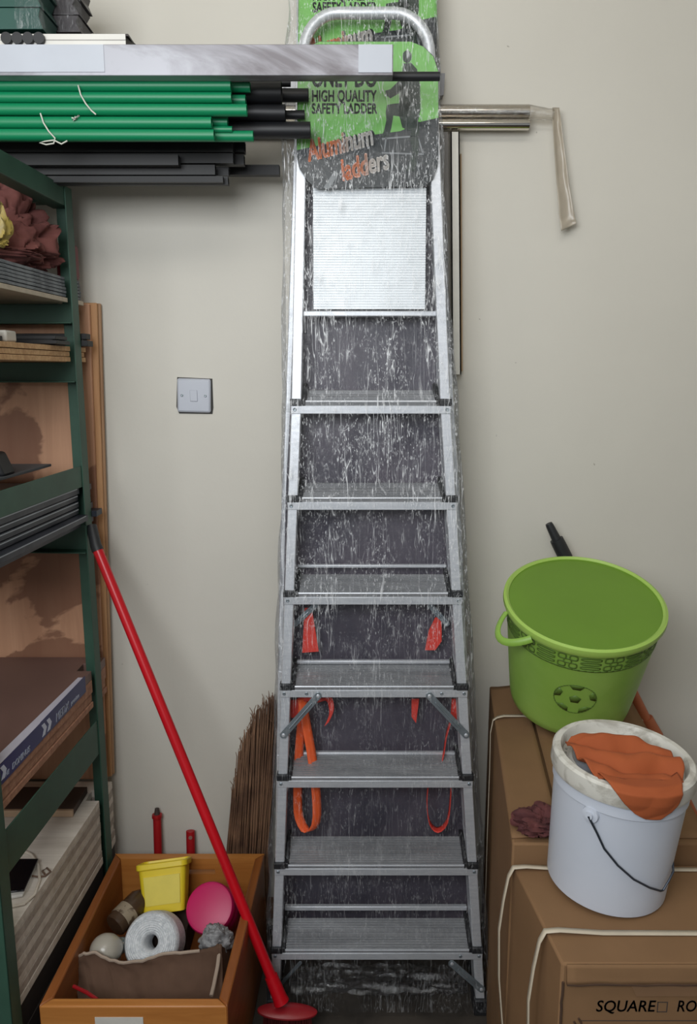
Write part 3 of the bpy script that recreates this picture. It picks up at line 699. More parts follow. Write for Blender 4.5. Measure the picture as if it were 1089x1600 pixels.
WP = wood('whitish_plywood', (190, 180, 168), (226, 218, 208), 'X', 5)
WP2 = wood('greyish_plywood', (150, 138, 128), (186, 176, 166), 'X', 6)
stack(9, 'plywood_sheet', 'whitish plywood panel in the low stack, %s of nine', 'panel', 'whitish plywood panels at the foot of the rack', [WP, WP2], zr(.350), zr(.528), .003, 1.935)
DKB = plain('dark_stained_board', (44, 37, 33), 0.7, 0, 0.2, 9)
stack(5, 'dark_board', 'dark stained board under the whitish plywood, %s of five', 'board', 'dark boards on the floor under the rack', [DKB], 0.0, zr(.350) - .001, .006, 1.935)
zt = zr(.528)
mm = MB(); bar(mm, XL, RX(1.84) - .05, 1.765, 1.87, zt + .0005, zt + .018)
pk = tag(mm.build('plank', plain('dark_brown_plank', (74, 60, 54), 0.6), None, 0.001), 'dark topped plank lying at the back of the plywood stack', 'plank')
mm = MB(); bar(mm, XL, RX(1.84) - .05, 1.758, 1.765, zt + .0005, zt + .018); mm.build('pale_edge', wood('pale_plank_edge', (176, 148, 122), (196, 168, 140), 'X'), pk)
# leaning plywood boards behind the rack
PLY = wood('knotty_plywood', (178, 130, 100), (204, 156, 124), 'Z', 3.5, 0.6, True, (120, 78, 58))
PLYE = wood('orange_plywood', (172, 124, 82), (198, 152, 108), 'Z', 6, 0.6)
def leaning(name, label, mat, xr0, xr1, yf, th, ztop_px, zb):
    """xr0/xr1: photo columns of the right edge at the top and bottom"""
    t = P(xr0, ztop_px, yf + .02); b = P(xr1, 1207, yf)
    lo = Vector((b.x, yf, zb)); hi = Vector((t.x, yf + .02, t.z))
    ll = Vector((XL, yf, zb)); lh = Vector((XL, yf + .02, t.z))
    o = MB().prism([ll, lo, hi, lh], (0, th, 0)).build(name, mat, None, 0.003, smooth=False)
    return tag(o, label, 'board', 'plywood boards leaning behind the rack')
leaning('plywood_board', 'broad knotty stained plywood board leaning behind the rack', PLY, 139, 166, 1.937, .012, 474, zr(.5285))
leaning('plywood_board', 'orange plywood board just behind the knotty stained one', PLYE, 151, 174, 1.951, .010, 473, zr(.5285))
leaning('plywood_board', 'rearmost plywood board, its edge nearest the cream wall', wood('rear_plywood', (150, 112, 80), (182, 144, 108), 'Z', 6), 157, 178, 1.963, .010, 474, zr(.5285))
# telephone and cable on the plywood stack
zq = zr(.528)
ph = thing('mobile_phone', PZ(30, 1372, zq), 'black mobile phone with white underside on the whitish plywood stack', 'phone')
c = [PZ(x, y, zq + .009) for x, y in ((4, 1396), (38, 1392), (60, 1343), (18, 1343))]
cw = [PZ(x, y, zq + .0003) for x, y in ((2, 1408), (36, 1402), (60, 1348), (18, 1350))]
MB().prism(cw, (0, 0, .007)).build('back_shell', plain('white_plastic', (206, 204, 200), 0.4), ph, 0.002)
MB().prism([p - Vector((0, 0, .0015)) for p in c], (0, 0, .004)).build('screen', plain('black_glass', (14, 15, 20), 0.15), ph, 0.001)
cab = [PZ(x, y, zq + .004) for x, y in ((-6, 1416), (14, 1417), (38, 1412), (54, 1398), (62, 1375), (60, 1352), (50, 1336), (36, 1329), (20, 1324), (0, 1318))]
tag(MB().tube(cab, .0032, 8).build('charging_cable', plain('white_cable', (206, 196, 182), 0.45), None), 'white charging cable looped over the plywood stack', 'cable')
cab = [PZ(x, y, zq + .003) for x, y in ((48, 1368), (58, 1370), (70, 1369), (79, 1362), (73, 1356), (66, 1361), (70, 1366))]
tag(MB().tube(cab, .0022, 6).build('brown_string', plain('brown_string', (104, 82, 68), 0.8), None), 'short curled brown string beside the phone', 'string')

# rags on the upper shelf
def crumple(center, size, seed, nu=34, nv=22, amp=.30, freq=1.7, flatten=True):
    """closed crumpled cloth heap: a ball with broad bulges, tucked-in creases and a few sharp folds"""
    mb = MB(); v = []; f = []
    for j in range(nv + 1):
        th_ = math.pi * j / nv
        for i in range(nu):
            a = 2 * math.pi * i / nu
            d = Vector((math.sin(th_) * math.cos(a), math.sin(th_) * math.sin(a), math.cos(th_)))
            q = d * freq + Vector((seed, seed * .7, 0))
            w = Vector((noise.noise(q + Vector((5, 0, 0))), noise.noise(q + Vector((0, 9, 0))), noise.noise(q + Vector((0, 0, 3))))) * .8
            q = q + w
            tuck = 1 - min(1, abs(noise.noise(q)) * 3.2); tuck2 = 1 - min(1, abs(noise.noise(q * 1.9 + Vector((2, 2, 2)))) * 3.6)
            r = 1.0 + amp * (noise.noise(d * 1.3 + Vector((seed, 0, 4))) * .9 - .55 * tuck - .30 * tuck2 * tuck2 + .10 * noise.noise(q * 3))
            p = Vector((d.x * size[0] * r, d.y * size[1] * r, d.z * size[2] * r))
            if flatten and p.z < 0: p.z *= .25
            v.append(Vector(center) + p)
    for j in range(nv):
        for i in range(nu): f.append((j * nu + i, j * nu + (i + 1) % nu, (j + 1) * nu + (i + 1) % nu, (j + 1) * nu + i))
    return mb.add(v, f)
def ground(mb, z):
    """drop a heap so that its lowest point lies at z, flattened below"""
    lo = min(v.z for v in mb.v); d = z - lo
    for v in mb.v: v.z += d
    return mb
zs_ = zr(1.808) + .001
RAG = two_tone('reddish_brown_cloth', (90, 49, 47), (124, 74, 68), 9, (1, 1, 1), 0.35, 0.65, 0.85, 0, 5, 0.5, 0.2)
rags = ground(crumple((-.785, 1.765, 1.9), (.165, .115, .16), 1.3, 110, 80, .42, 1.9), zs_)
tag(rags.build('cloth_heap', RAG, None, angle=75), 'reddish brown crumpled cloth heap on the grey panels', 'cloth')
YEL = two_tone('yellow_patterned_cloth', (178, 156, 78), (202, 186, 146), 14, (1, 1, 1), 0.42, 0.58, 0.8, 0, 4, .6)
tag(ground(crumple((-.712, 1.61, 1.9), (.040, .030, .07), 4.1, 60, 40, .5, 2.0), zs_ + .03).build('yellow_cloth', YEL, None, angle=50), 'yellow and cream cloth in front of the reddish brown heap', 'cloth')
q = P(115, 402, 1.91)
mm = MB().box((q.x - .035, 1.885, zs_), (q.x + .008, 1.925, P(115, 382, 1.905).z))
tag(mm.build('dark_red_box', plain('dark_red_plastic', (104, 14, 24), 0.45), None, 0.006), 'dark red plastic box showing behind the rack post', 'box')

# ------------------------------------------------------------------ long stock lying across the top of the rack
def hollow(x0, x1, y, z, r, n=20, wall=.0022, slope=0.0):
    M = frame((x0, y, z - slope * (x1 - x0)), (1, 0, slope), (0, 1, 0))
    L_ = x1 - x0; ri = r - wall
    return MB().lathe([(ri, L_ - .12), (ri, L_), (r, L_), (r, 0), (0, 0)], M, n)
def rod(px_end, y_top, y_bot, Y, name, mat, label, cat, group, square=False):
    zt_ = P(px_end, y_top, Y).z; zb_ = P(px_end, y_bot, Y).z; x1 = P(px_end, (y_top + y_bot) / 2, Y).x
    r = (zt_ - zb_) / 2 * .97; zc = (zt_ + zb_) / 2
    if square:
        w = .0022; m = MB()
        for a, b in (((0 - r, -r), (r, -r + w)), ((-r, r - w), (r, r)), ((-r, -r + w), (-r + w, r - w)), ((r - w, -r + w), (r, r - w))):
            m.box((XL, Y + a[0], zc + a[1]), (x1, Y + b[0], zc + b[1]))
        o = m.build(name, mat, None)
    else:
        o = hollow(XL, x1, Y, zc, r, slope=random.uniform(-.0055, .001)).build(name, mat, None, angle=40)
    return tag(o, label, cat, group)
gl = [(391, 128, 145, 1.706, 'topmost, open end near the silver bar'), (361, 124.5, 144.5, 1.672, 'front one of the top row'), (362, 144, 162, 1.670, 'second row down, short'),
      (384, 148, 166, 1.706, 'second row, behind the short one'), (386, 162.5, 182.5, 1.672, 'third row down'), (356, 182, 200, 1.706, 'fourth row down, set back'),
      (331, 182.5, 202, 1.672, 'fourth row down, front and shortest'), (363, 197, 208, 1.698, 'fifth row down, thin'), (335, 202, 221.5, 1.672, 'bottom row, front and dark ended'), (396, 204, 222, 1.708, 'bottom row, reaching furthest right')]
for x, a, b, Y, lb in gl:
    rod(x, a, b, Y, 'green_conduit', TUBEG, 'green plastic conduit on the rack, ' + lb, 'conduit', 'green conduits on the rack top')
bl = [(687, 112, 127, 1.70, 'thin long black pipe under the silver bar, reaching across the label'), (440, 127, 163, 1.752, 'fat black pipe, topmost beside the green conduits'),
      (482, 138, 160, 1.794, 'black pipe end beside the words on the green label, upper'), (446, 163, 190, 1.752, 'fat black pipe, second row beside the green conduits'),
      (476, 172, 187, 1.796, 'thin black pipe end between two longer ones'), (485, 190, 217, 1.760, 'fat black pipe, lowest and longest beside the green conduits'), (454, 124, 136, 1.796, 'short dark pipe stub directly under the thin long pipe')]
for x, a, b, Y, lb in bl:
    rod(x, a, b, Y, 'black_pipe', BLKT, lb, 'pipe', 'black pipes on the rack top')
kl = [(383, 222, 240, 1.830, 'top rear'), (365, 241, 257, 1.795, 'upper front'), (382, 243, 259, 1.830, 'second rear'), (280, 243, 260, 1.766, 'shortest, front of the bundle'), (337, 259, 275, 1.795, 'middle front'),
      (358, 262, 276, 1.830, 'third rear'), (349, 276, 286, 1.795, 'lower front'), (357, 277, 290, 1.815, 'lowest'), (365, 222, 240, 1.795, 'top front')]
for x, a, b, Y, lb in kl:
    rod(x, a, b, Y, 'square_profile', BLKM, 'black square steel profile in the low bundle on the rack, ' + lb, 'profile', 'black square profiles on the rack top', True)
rod(437, 259, 275, 1.90, 'square_profile', BLKM, 'lone black square profile reaching behind the wrapped ladder', 'profile', 'black square profiles on the rack top', True)
# silver bar with its worn protective film
q0 = P(614, 118, 1.63); q1 = P(614, 69, 1.63)
SILV = two_tone('scuffed_silver_aluminium', (104, 100, 105), (168, 169, 177), 3.2, (.55, 1, 1.7), 0.42, 0.56, 0.42, 0.25, 7, 1.0)
sb = thing('silver_bar', (0, 1.645, q0.z), 'scuffed silver aluminium bar lying across the top of the green conduits', 'bar')
bar(MB(), XL, q0.x, 1.63, 1.66, q0.z, q1.z).build('box_section', SILV, sb, 0.0012)
bar(MB(), XL, P(163, 100, 1.629).x, 1.6285, 1.6298, q0.z + .006, q1.z - .001).build('protective_film', plain('pale_blue_film', (184, 189, 199), 0.4, 0, 0.05, 6), sb)
bar(MB(), P(560, 100, 1.629).x, q0.x - .002, 1.6285, 1.6298, q0.z + .005, q1.z - .001).build('protective_film', plain('pale_blue_film', (184, 189, 199), 0.4, 0, 0.05, 6), sb)
# things on the silver bar
za = q1.z + .001
ZP = P(190, 53, 1.642).z
wpf = thing('white_profile', (-.7, 1.66, za), 'flat white profile with a dark open end lying on the silver bar', 'profile')
bar(MB(), XL, P(196, 60, 1.642).x, 1.642, 1.644, za, ZP).build('front_face', plain('white_lacquer', (214, 212, 206), 0.4, 0, 0.04, 8), wpf)
bar(MB(), XL, P(196, 60, 1.642).x, 1.6410, 1.642, (za + ZP) / 2 - .0006, (za + ZP) / 2 + .0006).build('seam_line', plain('grey_seam', (150, 148, 144), 0.6), wpf)
m = MB(); bar(m, XL, P(197, 60, 1.642).x + .004, 1.644, 1.74, ZP - .003, ZP + .001)
m.prism([Vector((P(196, 60, 1.642).x, 1.643, za)), Vector((P(196, 60, 1.642).x, 1.643, ZP)), Vector((P(196, 60, 1.642).x + .012, 1.72, ZP)), Vector((P(196, 60, 1.642).x + .012, 1.72, za - .0))], (-.003, 0, 0))
m.build('dark_end', plain('dark_brown_metal', (58, 52, 50), 0.5, .3), wpf)
def bundle(label, mat, px_end, ytop, ybot, Y, n, dep, slant):
    t = thing('profile_bundle', (-1.0, Y + dep / 2, P(px_end, ybot, Y).z), label, 'bundle')
    zb = P(px_end, ybot, Y).z; ztp_ = P(px_end, ytop, Y).z; x1 = P(px_end, 30, Y).x; hh = (ztp_ - zb) / n
    for k in range(n):
        z0 = zb + hh * k; s = slant * (1 if k % 2 else .6)
        m = MB().prism([(XL, Y, z0), (x1 - s, Y, z0 + hh * .96), (x1, Y, z0 + hh * .06), (XL, Y, z0 + .0)][0:1] + [(x1, Y, z0 + .0005), (x1 - s, Y, z0 + hh * .6), (x1 - s * .4, Y, z0 + hh * .97), (XL, Y, z0 + hh * .97)], (0, dep, 0))
        m.build('profile', mat, t, 0.001)
    FLM = film_mat('bundle_film_' + mat.name, 0.9)
    def ff(u, v):
        x = x1 - .05 + u * .056; z = zb + v * (ztp_ - zb + .002)
        return Vector((x - .006 * abs(noise.noise(Vector((x * 60, z * 60, 0)))), Y - .004 + .003 * noise.noise(Vector((x * 40, z * 70, 5))), z))
    MB().grid(ff, 14, 30).build('film_wrap', FLM, t, angle=180)
GD = plain('dark_green_lacquer', (34, 74, 66), 0.4, .1, .12, 5)
GB = plain('dark_grey_brown_lacquer', (58, 54, 56), 0.42, .2, .12, 5)
bundle('film wrapped bundle of dark green profiles at the top left corner', GD, 66, -60, 46, 1.642, 3, .09, .012)
bundle('film wrapped bundle of dark grey profiles beside the dark green bundle', GB, 125, -60, 50.5, 1.738, 4, .09, .014)
for k in range(4):
    x = 62 - k * 16
    zb = za + .0005; rr = .0115
    zc = P(x, 58, 1.64).z
for k in range(4):
    a = P(68 - k * 17, 60, 1.632)
    o = MB().tube([Vector((a.x - .010, 1.6330, za + .0115)), Vector((a.x - .010, 1.641, za + .0115))], .0108, 14).build('short_rod', BLKP, None)
    tag(o, 'black wrapped rod end on the silver bar under the green bundle, %s from the right' % ['first', 'second', 'third', 'fourth'][k], 'rod', 'black rod ends on the silver bar')
# twine ties round the conduits
TW = plain('white_twine', (206, 206, 196), 0.8)
def twine(label, pts, Y):
    tag(MB().tube([P(x, y, Y) for x, y in pts], .0015, 6).build('twine_tie', TW, None), label, 'twine')
twine('thin white twine tie across the middle of the green conduits', [(122, 133), (126, 148), (134, 162), (143, 173), (150, 179)], 1.656)
twine('knotted white twine tie hanging at the bottom of the green conduits', [(63, 177), (68, 192), (76, 205), (86, 216), (84, 224), (72, 226), (62, 223), (70, 221), (84, 219), (96, 225), (105, 220)], 1.656)
twine('small white twine knot stuck to the green conduits', [(112, 184), (118, 186), (124, 180), (114, 188), (118, 182)], 1.656)

# ------------------------------------------------------------------ polished tubes behind the ladder
TL = .012 - .0
def poltube(px, yt, yb, Y, label):
    a = P(px, yt, Y); b = P(px, yb, Y); r = (a.z - b.z) / 2
    o = thing('steel_tube', (a.x - .3, Y, b.z), label, 'tube', 'polished tubes behind the ladder')
    hollow(-1.2, a.x, Y, (a.z + b.z) / 2, r, 28, .0012).build('tube_wall', CHROME, o, angle=40)
    return o, a.x, (a.z + b.z) / 2, r
poltube(826.5, 186, 203.5, 1.966, 'lower polished steel tube reaching out to the right of the ladder')
ut, xe, zc_, r_ = poltube(827, 165, 185.5, 1.970, 'upper polished steel tube with its torn plastic sleeve, right of the ladder')
SLV = film_mat('sleeve_film', 0.5, (0.95, 0.93, 0.90, 1), 0.16)
def sleeve(u, v):
    x = .10 + v * (P(866, 175, 1.96).x - .10); a = u * 2 * math.pi
    rr = r_ + .0022; k = 0
    if x > xe:
        t = (x - xe) / (P(866, 175, 1.96).x - xe); rr *= 1 - .25 * t; k = .006 * t
    rr += k * noise.noise(Vector((x * 90, math.cos(a) * 2, math.sin(a) * 2)))
    return Vector((x, 1.970 + rr * math.cos(a), zc_ + rr * math.sin(a) - (max(0, x - xe)) * .12))
MB().grid(sleeve, 22, 60).build('plastic_sleeve', SLV, ut, angle=180)
TAPE = plain('translucent_brown_tape', (172, 162, 146), 0.3, 0, 0.08, 20)
def strip(u, v):
    pl_ = [(863, 168, 874, 168), (863, 185, 878, 200), (866, 235, 883, 240), (870, 290, 890, 292), (874, 340, 898, 338), (877, 361, 901, 349)]
    f = v * (len(pl_) - 1); i = min(int(f), len(pl_) - 2); t = f - i
    x0 = pl_[i][0] + (pl_[i + 1][0] - pl_[i][0]) * t; y0 = pl_[i][1] + (pl_[i + 1][1] - pl_[i][1]) * t
    x1 = pl_[i][2] + (pl_[i + 1][2] - pl_[i][2]) * t; y1 = pl_[i][3] + (pl_[i + 1][3] - pl_[i][3]) * t
    return P(x0 + (x1 - x0) * u, y0 + (y1 - y0) * u, 1.962 + .012 * math.sin(u * 3) * (1 - v * .5) + .004 * noise.noise(Vector((u * 3, v * 9, 0))))
MB().grid(strip, 8, 40).build('hanging_tape', TAPE, ut, angle=180, solid=.0006)
GBX = plain('pale_grey_section', (190, 190, 192), 0.45, .2, .05, 6)
a = P(693, 103, 1.965); b = P(691, 150, 1.965)
gs = thing('grey_box_section', (.1, 1.975, b.z), 'pale grey box section end showing above the polished tubes', 'section')
bar(MB(), -1.2, a.x - .006, 1.965, 1.995, b.z, a.z).build('section_wall', GBX, gs, 0.001)
MB().prism([(a.x - .006, 1.964, b.z), (a.x + .0015, 1.964, b.z + .002), (a.x + .004, 1.964, a.z - .016), (a.x - .006, 1.964, a.z - .016)], (0, .03, 0)).build('end_flange', plain('mid_grey_section', (146, 146, 150), 0.5), gs)

# ------------------------------------------------------------------ wooden box and its contents
ZR_ = .31
c4 = [PZ(60, 1572, ZR_), PZ(355, 1572, ZR_), PZ(413, 1334, ZR_), PZ(180, 1334, ZR_)]
bx = thing('wooden_box', ((c4[0].x + c4[1].x) / 2, (c4[0].y + c4[2].y) / 2, 0), 'open varnished wooden box full of odds and ends on the floor', 'box')
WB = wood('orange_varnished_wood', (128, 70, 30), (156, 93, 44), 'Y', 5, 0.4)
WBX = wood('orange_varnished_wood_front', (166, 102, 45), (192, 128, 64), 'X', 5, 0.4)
TH = .022
def inset(poly, t):
    n = len(poly); out = []
    cen = sum((p for p in poly), Vector()) / n
    for i in range(n):
        a = (poly[i] - poly[i - 1]).normalized(); b = (poly[(i + 1) % n] - poly[i]).normalized()
        na = Vector((-a.y, a.x, 0)); nb = Vector((-b.y, b.x, 0))
        d = (na + nb); d = d / max(.3, d.dot(na)); out.append(poly[i] + d * t)
    return out
O4 = [Vector((p.x, p.y, 0)) for p in c4]; I4 = inset(O4, TH)
def side(i, name, mat, cut=False):
    j = (i + 1) % 4
    bt = [O4[i], O4[j], I4[j], I4[i]]
    bt = [p + Vector((0, 0, .004)) for p in bt]; tp = [Vector((p.x, p.y, ZR_)) for p in bt]
    return MB().hexa(bt, tp).build(name, mat, bx, 0.004)
side(0, 'front_panel', WBX); side(1, 'side_panel', WB); side(3, 'side_panel', WB)
# far panel with a hand slot: built from four pieces in one mesh
i, j = 2, 3
m = MB()
def wallpiece(u0, u1, z0, z1):
    o0 = O4[i].lerp(O4[j], u0); o1 = O4[i].lerp(O4[j], u1); n0 = I4[i].lerp(I4[j], u0); n1 = I4[i].lerp(I4[j], u1)
    m.hexa([Vector((p.x, p.y, z0)) for p in (o0, o1, n1, n0)], [Vector((p.x, p.y, z1)) for p in (o0, o1, n1, n0)])
zs0, zs1 = ZR_ - .046, ZR_ - .032
wallpiece(0, .30, .004, ZR_); wallpiece(.66, 1, .004, ZR_); wallpiece(.30, .66, .004, zs0); wallpiece(.30, .66, zs1, ZR_)
m.build('back_panel', WBX, bx)
FZ = .13
MB().prism([p + Vector((0, 0, FZ - .012)) for p in I4], (0, 0, .012)).build('bottom_panel', WB, bx)
fm = (O4[0] + O4[1]) / 2
for u in (0.10,): pass
MB().box((O4[0].x + .115, O4[0].y - .0012, .255), (O4[0].x + .215, O4[0].y - .0002, .284)).build('paper_label', plain('white_paper', (214, 210, 202), 0.7), bx)
ins = lambda px, py, z: PZ(px, py, z)
# torn carton inside
cart = thing('torn_carton', (PZ(230, 1540, .2).x, 1.52, FZ), 'torn brown cardboard carton inside the wooden box', 'carton')
CARD2 = plain('greyish_cardboard', (98, 76, 63), 0.85, 0, 0.2, 9, bs=.2, bscale=20, spec=.1)
def torn(u, v):
    top_ = [(110, 1510), (124, 1492), (138, 1487), (160, 1496), (192, 1506), (225, 1500), (262, 1490), (300, 1486), (330, 1479), (346, 1477)]
    f = u * (len(top_) - 1); i_ = min(int(f), len(top_) - 2); t = f - i_
    px = top_[i_][0] + (top_[i_ + 1][0] - top_[i_][0]) * t; py = top_[i_][1] + (top_[i_ + 1][1] - top_[i_][1]) * t
    py += 4.0 * noise.noise(Vector((u * 16, 0, 0))) + 2.5 * noise.noise(Vector((u * 55, 1, 0)))
    T = P(px, py, 1.535 + .03 * abs(u - .5))
    B = Vector((-.575 + u * .300, 1.465, FZ + .002))
    q = B.lerp(T, v); q.y += (.016 * noise.noise(Vector((u * 4, v * 3, 7))) + .008 * abs(noise.noise(Vector((u * 9 + v * 4, v * 6 - u * 5, 2))))) * v
    return q
MB().grid(torn, 90, 24).build('front_flap', CARD2, cart, solid=.004, angle=60)
a = [P(338, 1477, 1.56), P(349, 1476, 1.57), Vector((-.262, 1.60, FZ + .002)), Vector((-.285, 1.45, FZ + .002))]
MB().prism([a[0], P(348, 1474, 1.70), Vector((-.262, 1.72, FZ + .002)), Vector((-.272, 1.47, FZ + .002))], (.004, 0, 0)).build('side_flap', CARD2, cart)
MB().tube([P(344, 1476, 1.56), P(340, 1510, 1.52), P(334, 1540, 1.49), P(330, 1556, 1.47)], .0045, 8).build('torn_edge', plain('pale_torn_paper', (168, 150, 134), 0.9), cart)
MB().tube([torn(k / 40, 1.0) + Vector((0, -.002, .0005)) for k in range(0, 34)], .0036, 6).build('torn_edge', plain('pale_torn_paper', (168, 150, 134), 0.9), cart)
# yellow tub
yc = P(257, 1439, 1.735); yb = yc.z
tub = thing('yellow_tub', yc, 'yellow plastic tub with lid leaning at the back of the wooden box', 'tub')
YEM = plain('yellow_plastic', (228, 202, 44), 0.38, 0, 0.05, 6)
def rrect(w, d, r, n=5):
    out = []
    for cx_, cy_, a0_ in ((w - r, d - r, 0), (-w + r, d - r, 90), (-w + r, -d + r, 180), (w - r, -d + r, 270)):
        for k in range(n + 1):
            a_ = R(a0_ + 90 * k / n); out.append((cx_ + r * math.cos(a_), cy_ + r * math.sin(a_)))
    return out
def loft(mb, levels, M):
    """levels: (w, d, r, z)"""
    v = []; n = None
    for w, d, r, z in levels:
        pp = rrect(w, d, r); n = len(pp); v += [M @ Vector((x, y, z)) for x, y in pp]
    f = []
    for i_ in range(len(levels) - 1):
        for k in range(n): f.append((i_ * n + k, i_ * n + (k + 1) % n, (i_ + 1) * n + (k + 1) % n, (i_ + 1) * n + k))
    f += [tuple(range(n))[::-1], tuple(range((len(levels) - 1) * n, len(levels) * n))]
    return mb.add(v, f)
hT = .118
M = Matrix.Translation((yc.x, 1.756, yb + .012)) @ Matrix.Rotation(R(-29), 4, 'X') @ Matrix.Rotation(R(-7), 4, 'Y')
loft(MB(), [(.052, .030, .012, 0), (.061, .036, .014, hT - .012)], M).build('body', YEM, tub, 0.001)
loft(MB(), [(.064, .040, .015, hT - .014), (.066, .042, .016, hT - .012), (.066, .042, .016, hT), (.061, .037, .014, hT + .002), (.060, .036, .014, hT - .004)], M).build('lid', YEM, tub, 0.001)
loft(MB(), [(.044, .0012, .001, .02), (.047, .0012, .001, hT - .03)], M @ Matrix.Translation((0, -.0312, 0)) @ Matrix.Rotation(R(3.2), 4, 'X')).build('paper_label', plain('pale_yellow_label', (226, 208, 92), 0.6), tub)
mm = MB().box((yc.x - .05, 1.715, FZ + .001), (yc.x + .06, 1.815, yb - .008))
tag(mm.build('dark_box', plain('dark_brown_carton', (58, 44, 36), .8), None, .003), 'small dark brown box under the yellow tub', 'box')
# pink jar
pc = P(327, 1418, 1.72); ax = Vector((-.10, -.62, .62)).normalized()
jar = thing('pink_jar', (pc.x + .01, 1.77, FZ), 'pink plastic jar with a round lid lying tilted in the wooden box', 'jar')
PK = plain('magenta_plastic', (196, 18, 92), 0.4, 0, 0.05, 6); PKD = plain('deep_magenta_plastic', (156, 14, 74), 0.4, 0, 0.05, 6)
Mj = frame(pc, ax)
MB().lathe([(0, .004), (.050, .004), (.058, .002), (.061, -.004), (.061, -.022), (.057, -.024), (.0, -.024)], Mj, 48).build('lid', PK, jar)
MB().lathe([(.054, -.024), (.060, -.032), (.062, -.05), (.062, -.10), (.054, -.112), (0, -.112)], Mj, 48).build('body', PKD, jar)
# spool of white twine
spc = P(236, 1472, 1.63); sax = Vector((-.05, -.72, .55)).normalized()
TWW = two_tone('white_twine_winding', (196, 200, 204), (232, 234, 236), 60, (1, 1, 1), 0.35, 0.65, 0.7, 0, 4, 2.0, .6)
spl = thing('twine_spool', (spc.x, spc.y + .03, FZ), 'white twine spool with a hollow core in the wooden box', 'spool')
Ms = frame(spc, sax); m = MB()
pr = [(.017, -.07), (.016, -.004), (.019, .003)]
for k in range(9):
    r0 = .021 + k * .0046
    pr += [(r0, .0052 + .003 * math.sin(k / 8 * math.pi)), (r0 + .0022, .0072 + .003 * math.sin(k / 8 * math.pi)), (r0 + .0040, .0056 + .003 * math.sin(k / 8 * math.pi))]
pr += [(.0655, -.001)]
for k in range(9): pr += [(.0665, -.006 - k * .0068), (.068, -.0094 - k * .0068), (.0665, -.0126 - k * .0068)]
pr += [(.060, -.070)]
m.ring(pr, Ms, 48); m.build('winding', TWW, spl, angle=70)
e0 = Ms @ Vector((-.066, 0, .004)); pts = [e0, e0 + Vector((-.004, -.004, -.02)), e0 + Vector((-.010, -.006, -.045)), e0 + Vector((-.010, -.006, -.062))]
MB().tube(pts, .0016, 6).build('loose_end', TW, spl)
# bulb and brown jar
bc = P(166, 1484, 1.595)
bu = thing('light_bulb', (bc.x, bc.y + .02, FZ), 'milky grey light bulb lying beside the twine spool', 'bulb')
bax = Vector((-.30, -.75, .45)).normalized(); Mb = frame(bc, bax)
pr = [(0, .040)] + [(.036 * math.sin(R(a_)), .004 + .036 * math.cos(R(a_))) for a_ in range(12, 100, 10)] + [(.034, -.012), (.026, -.030), (.019, -.040), (0, -.040)]
MB().lathe(pr, Mb, 32).build('globe', plain('milky_grey_glass', (176, 170, 158), 0.25, 0, 0.04, 6), bu)
MB().lathe([(0, -.039), (.018, -.039), (.019, -.05), (.017, -.052), (.019, -.056), (.017, -.060), (.018, -.066), (.010, -.070), (0, -.070)], Mb, 24).build('screw_cap', GALV, bu)
jc = P(205, 1432, 1.72)
bj = thing('brown_jar', (jc.x, jc.y, FZ), 'dark brown labelled bottle lying behind the light bulb', 'bottle')
Mc = frame(jc + Vector((-.034, -.030, -.004)), Vector((.45, .72, .18)).normalized())
MB().lathe([(0, 0), (.027, .001), (.030, .005), (.030, .085), (.022, .100), (.015, .105), (.015, .115), (0, .115)], Mc, 28).build('body', plain('brown_glass', (74, 56, 42), 0.25, 0, 0.15, 12), bj)
MB().lathe([(.0305, .020), (.0308, .020), (.0308, .050), (.0305, .050)], Mc, 28).build('paper_label', two_tone('printed_label', (150, 136, 116), (84, 66, 50), 20, lo=.5, hi=.54), bj)
MB().lathe([(0, .104), (.018, .104), (.018, .122), (0, .122)], Mc, 20).build('cap', plain('dark_cap', (44, 36, 32), 0.5), bj)
sp = P(338, 1470, 1.62)
mm = crumple((sp.x, sp.y, sp.z), (.040, .036, .042), 8.2, 48, 32, .35, 2.2, False)
tag(mm.build('scouring_pad', two_tone('grey_scouring_mesh', (112, 112, 114), (150, 150, 152), 60, (1, 1, 3), .4, .6, .6), None, angle=60), 'grey crumpled scouring pad in front of the pink jar', 'pad')
rs = MB().tube([P(115, 1541, 1.46), P(136, 1551, 1.44), P(152, 1562, 1.42)], .004, 8)
tag(rs.build('red_stick', REDP, None), 'thin red stick in the near left corner of the wooden box', 'stick')

# ------------------------------------------------------------------ tools and broom behind the box
def tool(px0, px1, yt, Y, label, hole, tip):
    a = P((px0 + px1) / 2, yt, Y); w = (P(px1, yt, Y).x - P(px0, yt, Y).x)
    t = thing('hand_tool', (a.x, Y - .03, 0), label, 'tool', 'red handled tools against the wall')
    b = Vector((a.x + .004, Y - .045, 0.0)); d = (a - b)
    tp = b.lerp(a, .94 if tip else 1.0)
    MB().tube([b, b.lerp(tp, .5), tp - d * .012, tp], w * .42, 14, True, None, (w * .46, w * .34)).build('handle', plain('dark_red_handle', (160, 18, 26), .45, 0, .1, 10), t, 0.001)
    if tip:
        MB().lathe([(w * .55, -.004), (w * .58, 0), (w * .55, .006), (0, .006)], frame(tp, d), 14).build('collar', plain('dark_red_handle', (160, 18, 26), .45), t)
        MB().tube([tp, tp.lerp(a, .5), a], w * .36, 12, True, w * .22).build('tip', plain('dark_grey_tip', (62, 50, 46), .6), t)
    if hole:
        MB().lathe([(0, 0), (w * .2, 0), (w * .2, .002), (0, .002)], frame(P((px0 + px1) / 2, yt + 11, Y - .012) + Vector((0, .001, 0)), (0, -1, 0)), 14).build('hanging_hole', plain('hole_lining', (150, 110, 100), .7), t)
tool(238, 252, 1263, 1.985, 'red handled tool with a dark tip standing behind the wooden box', False, True)
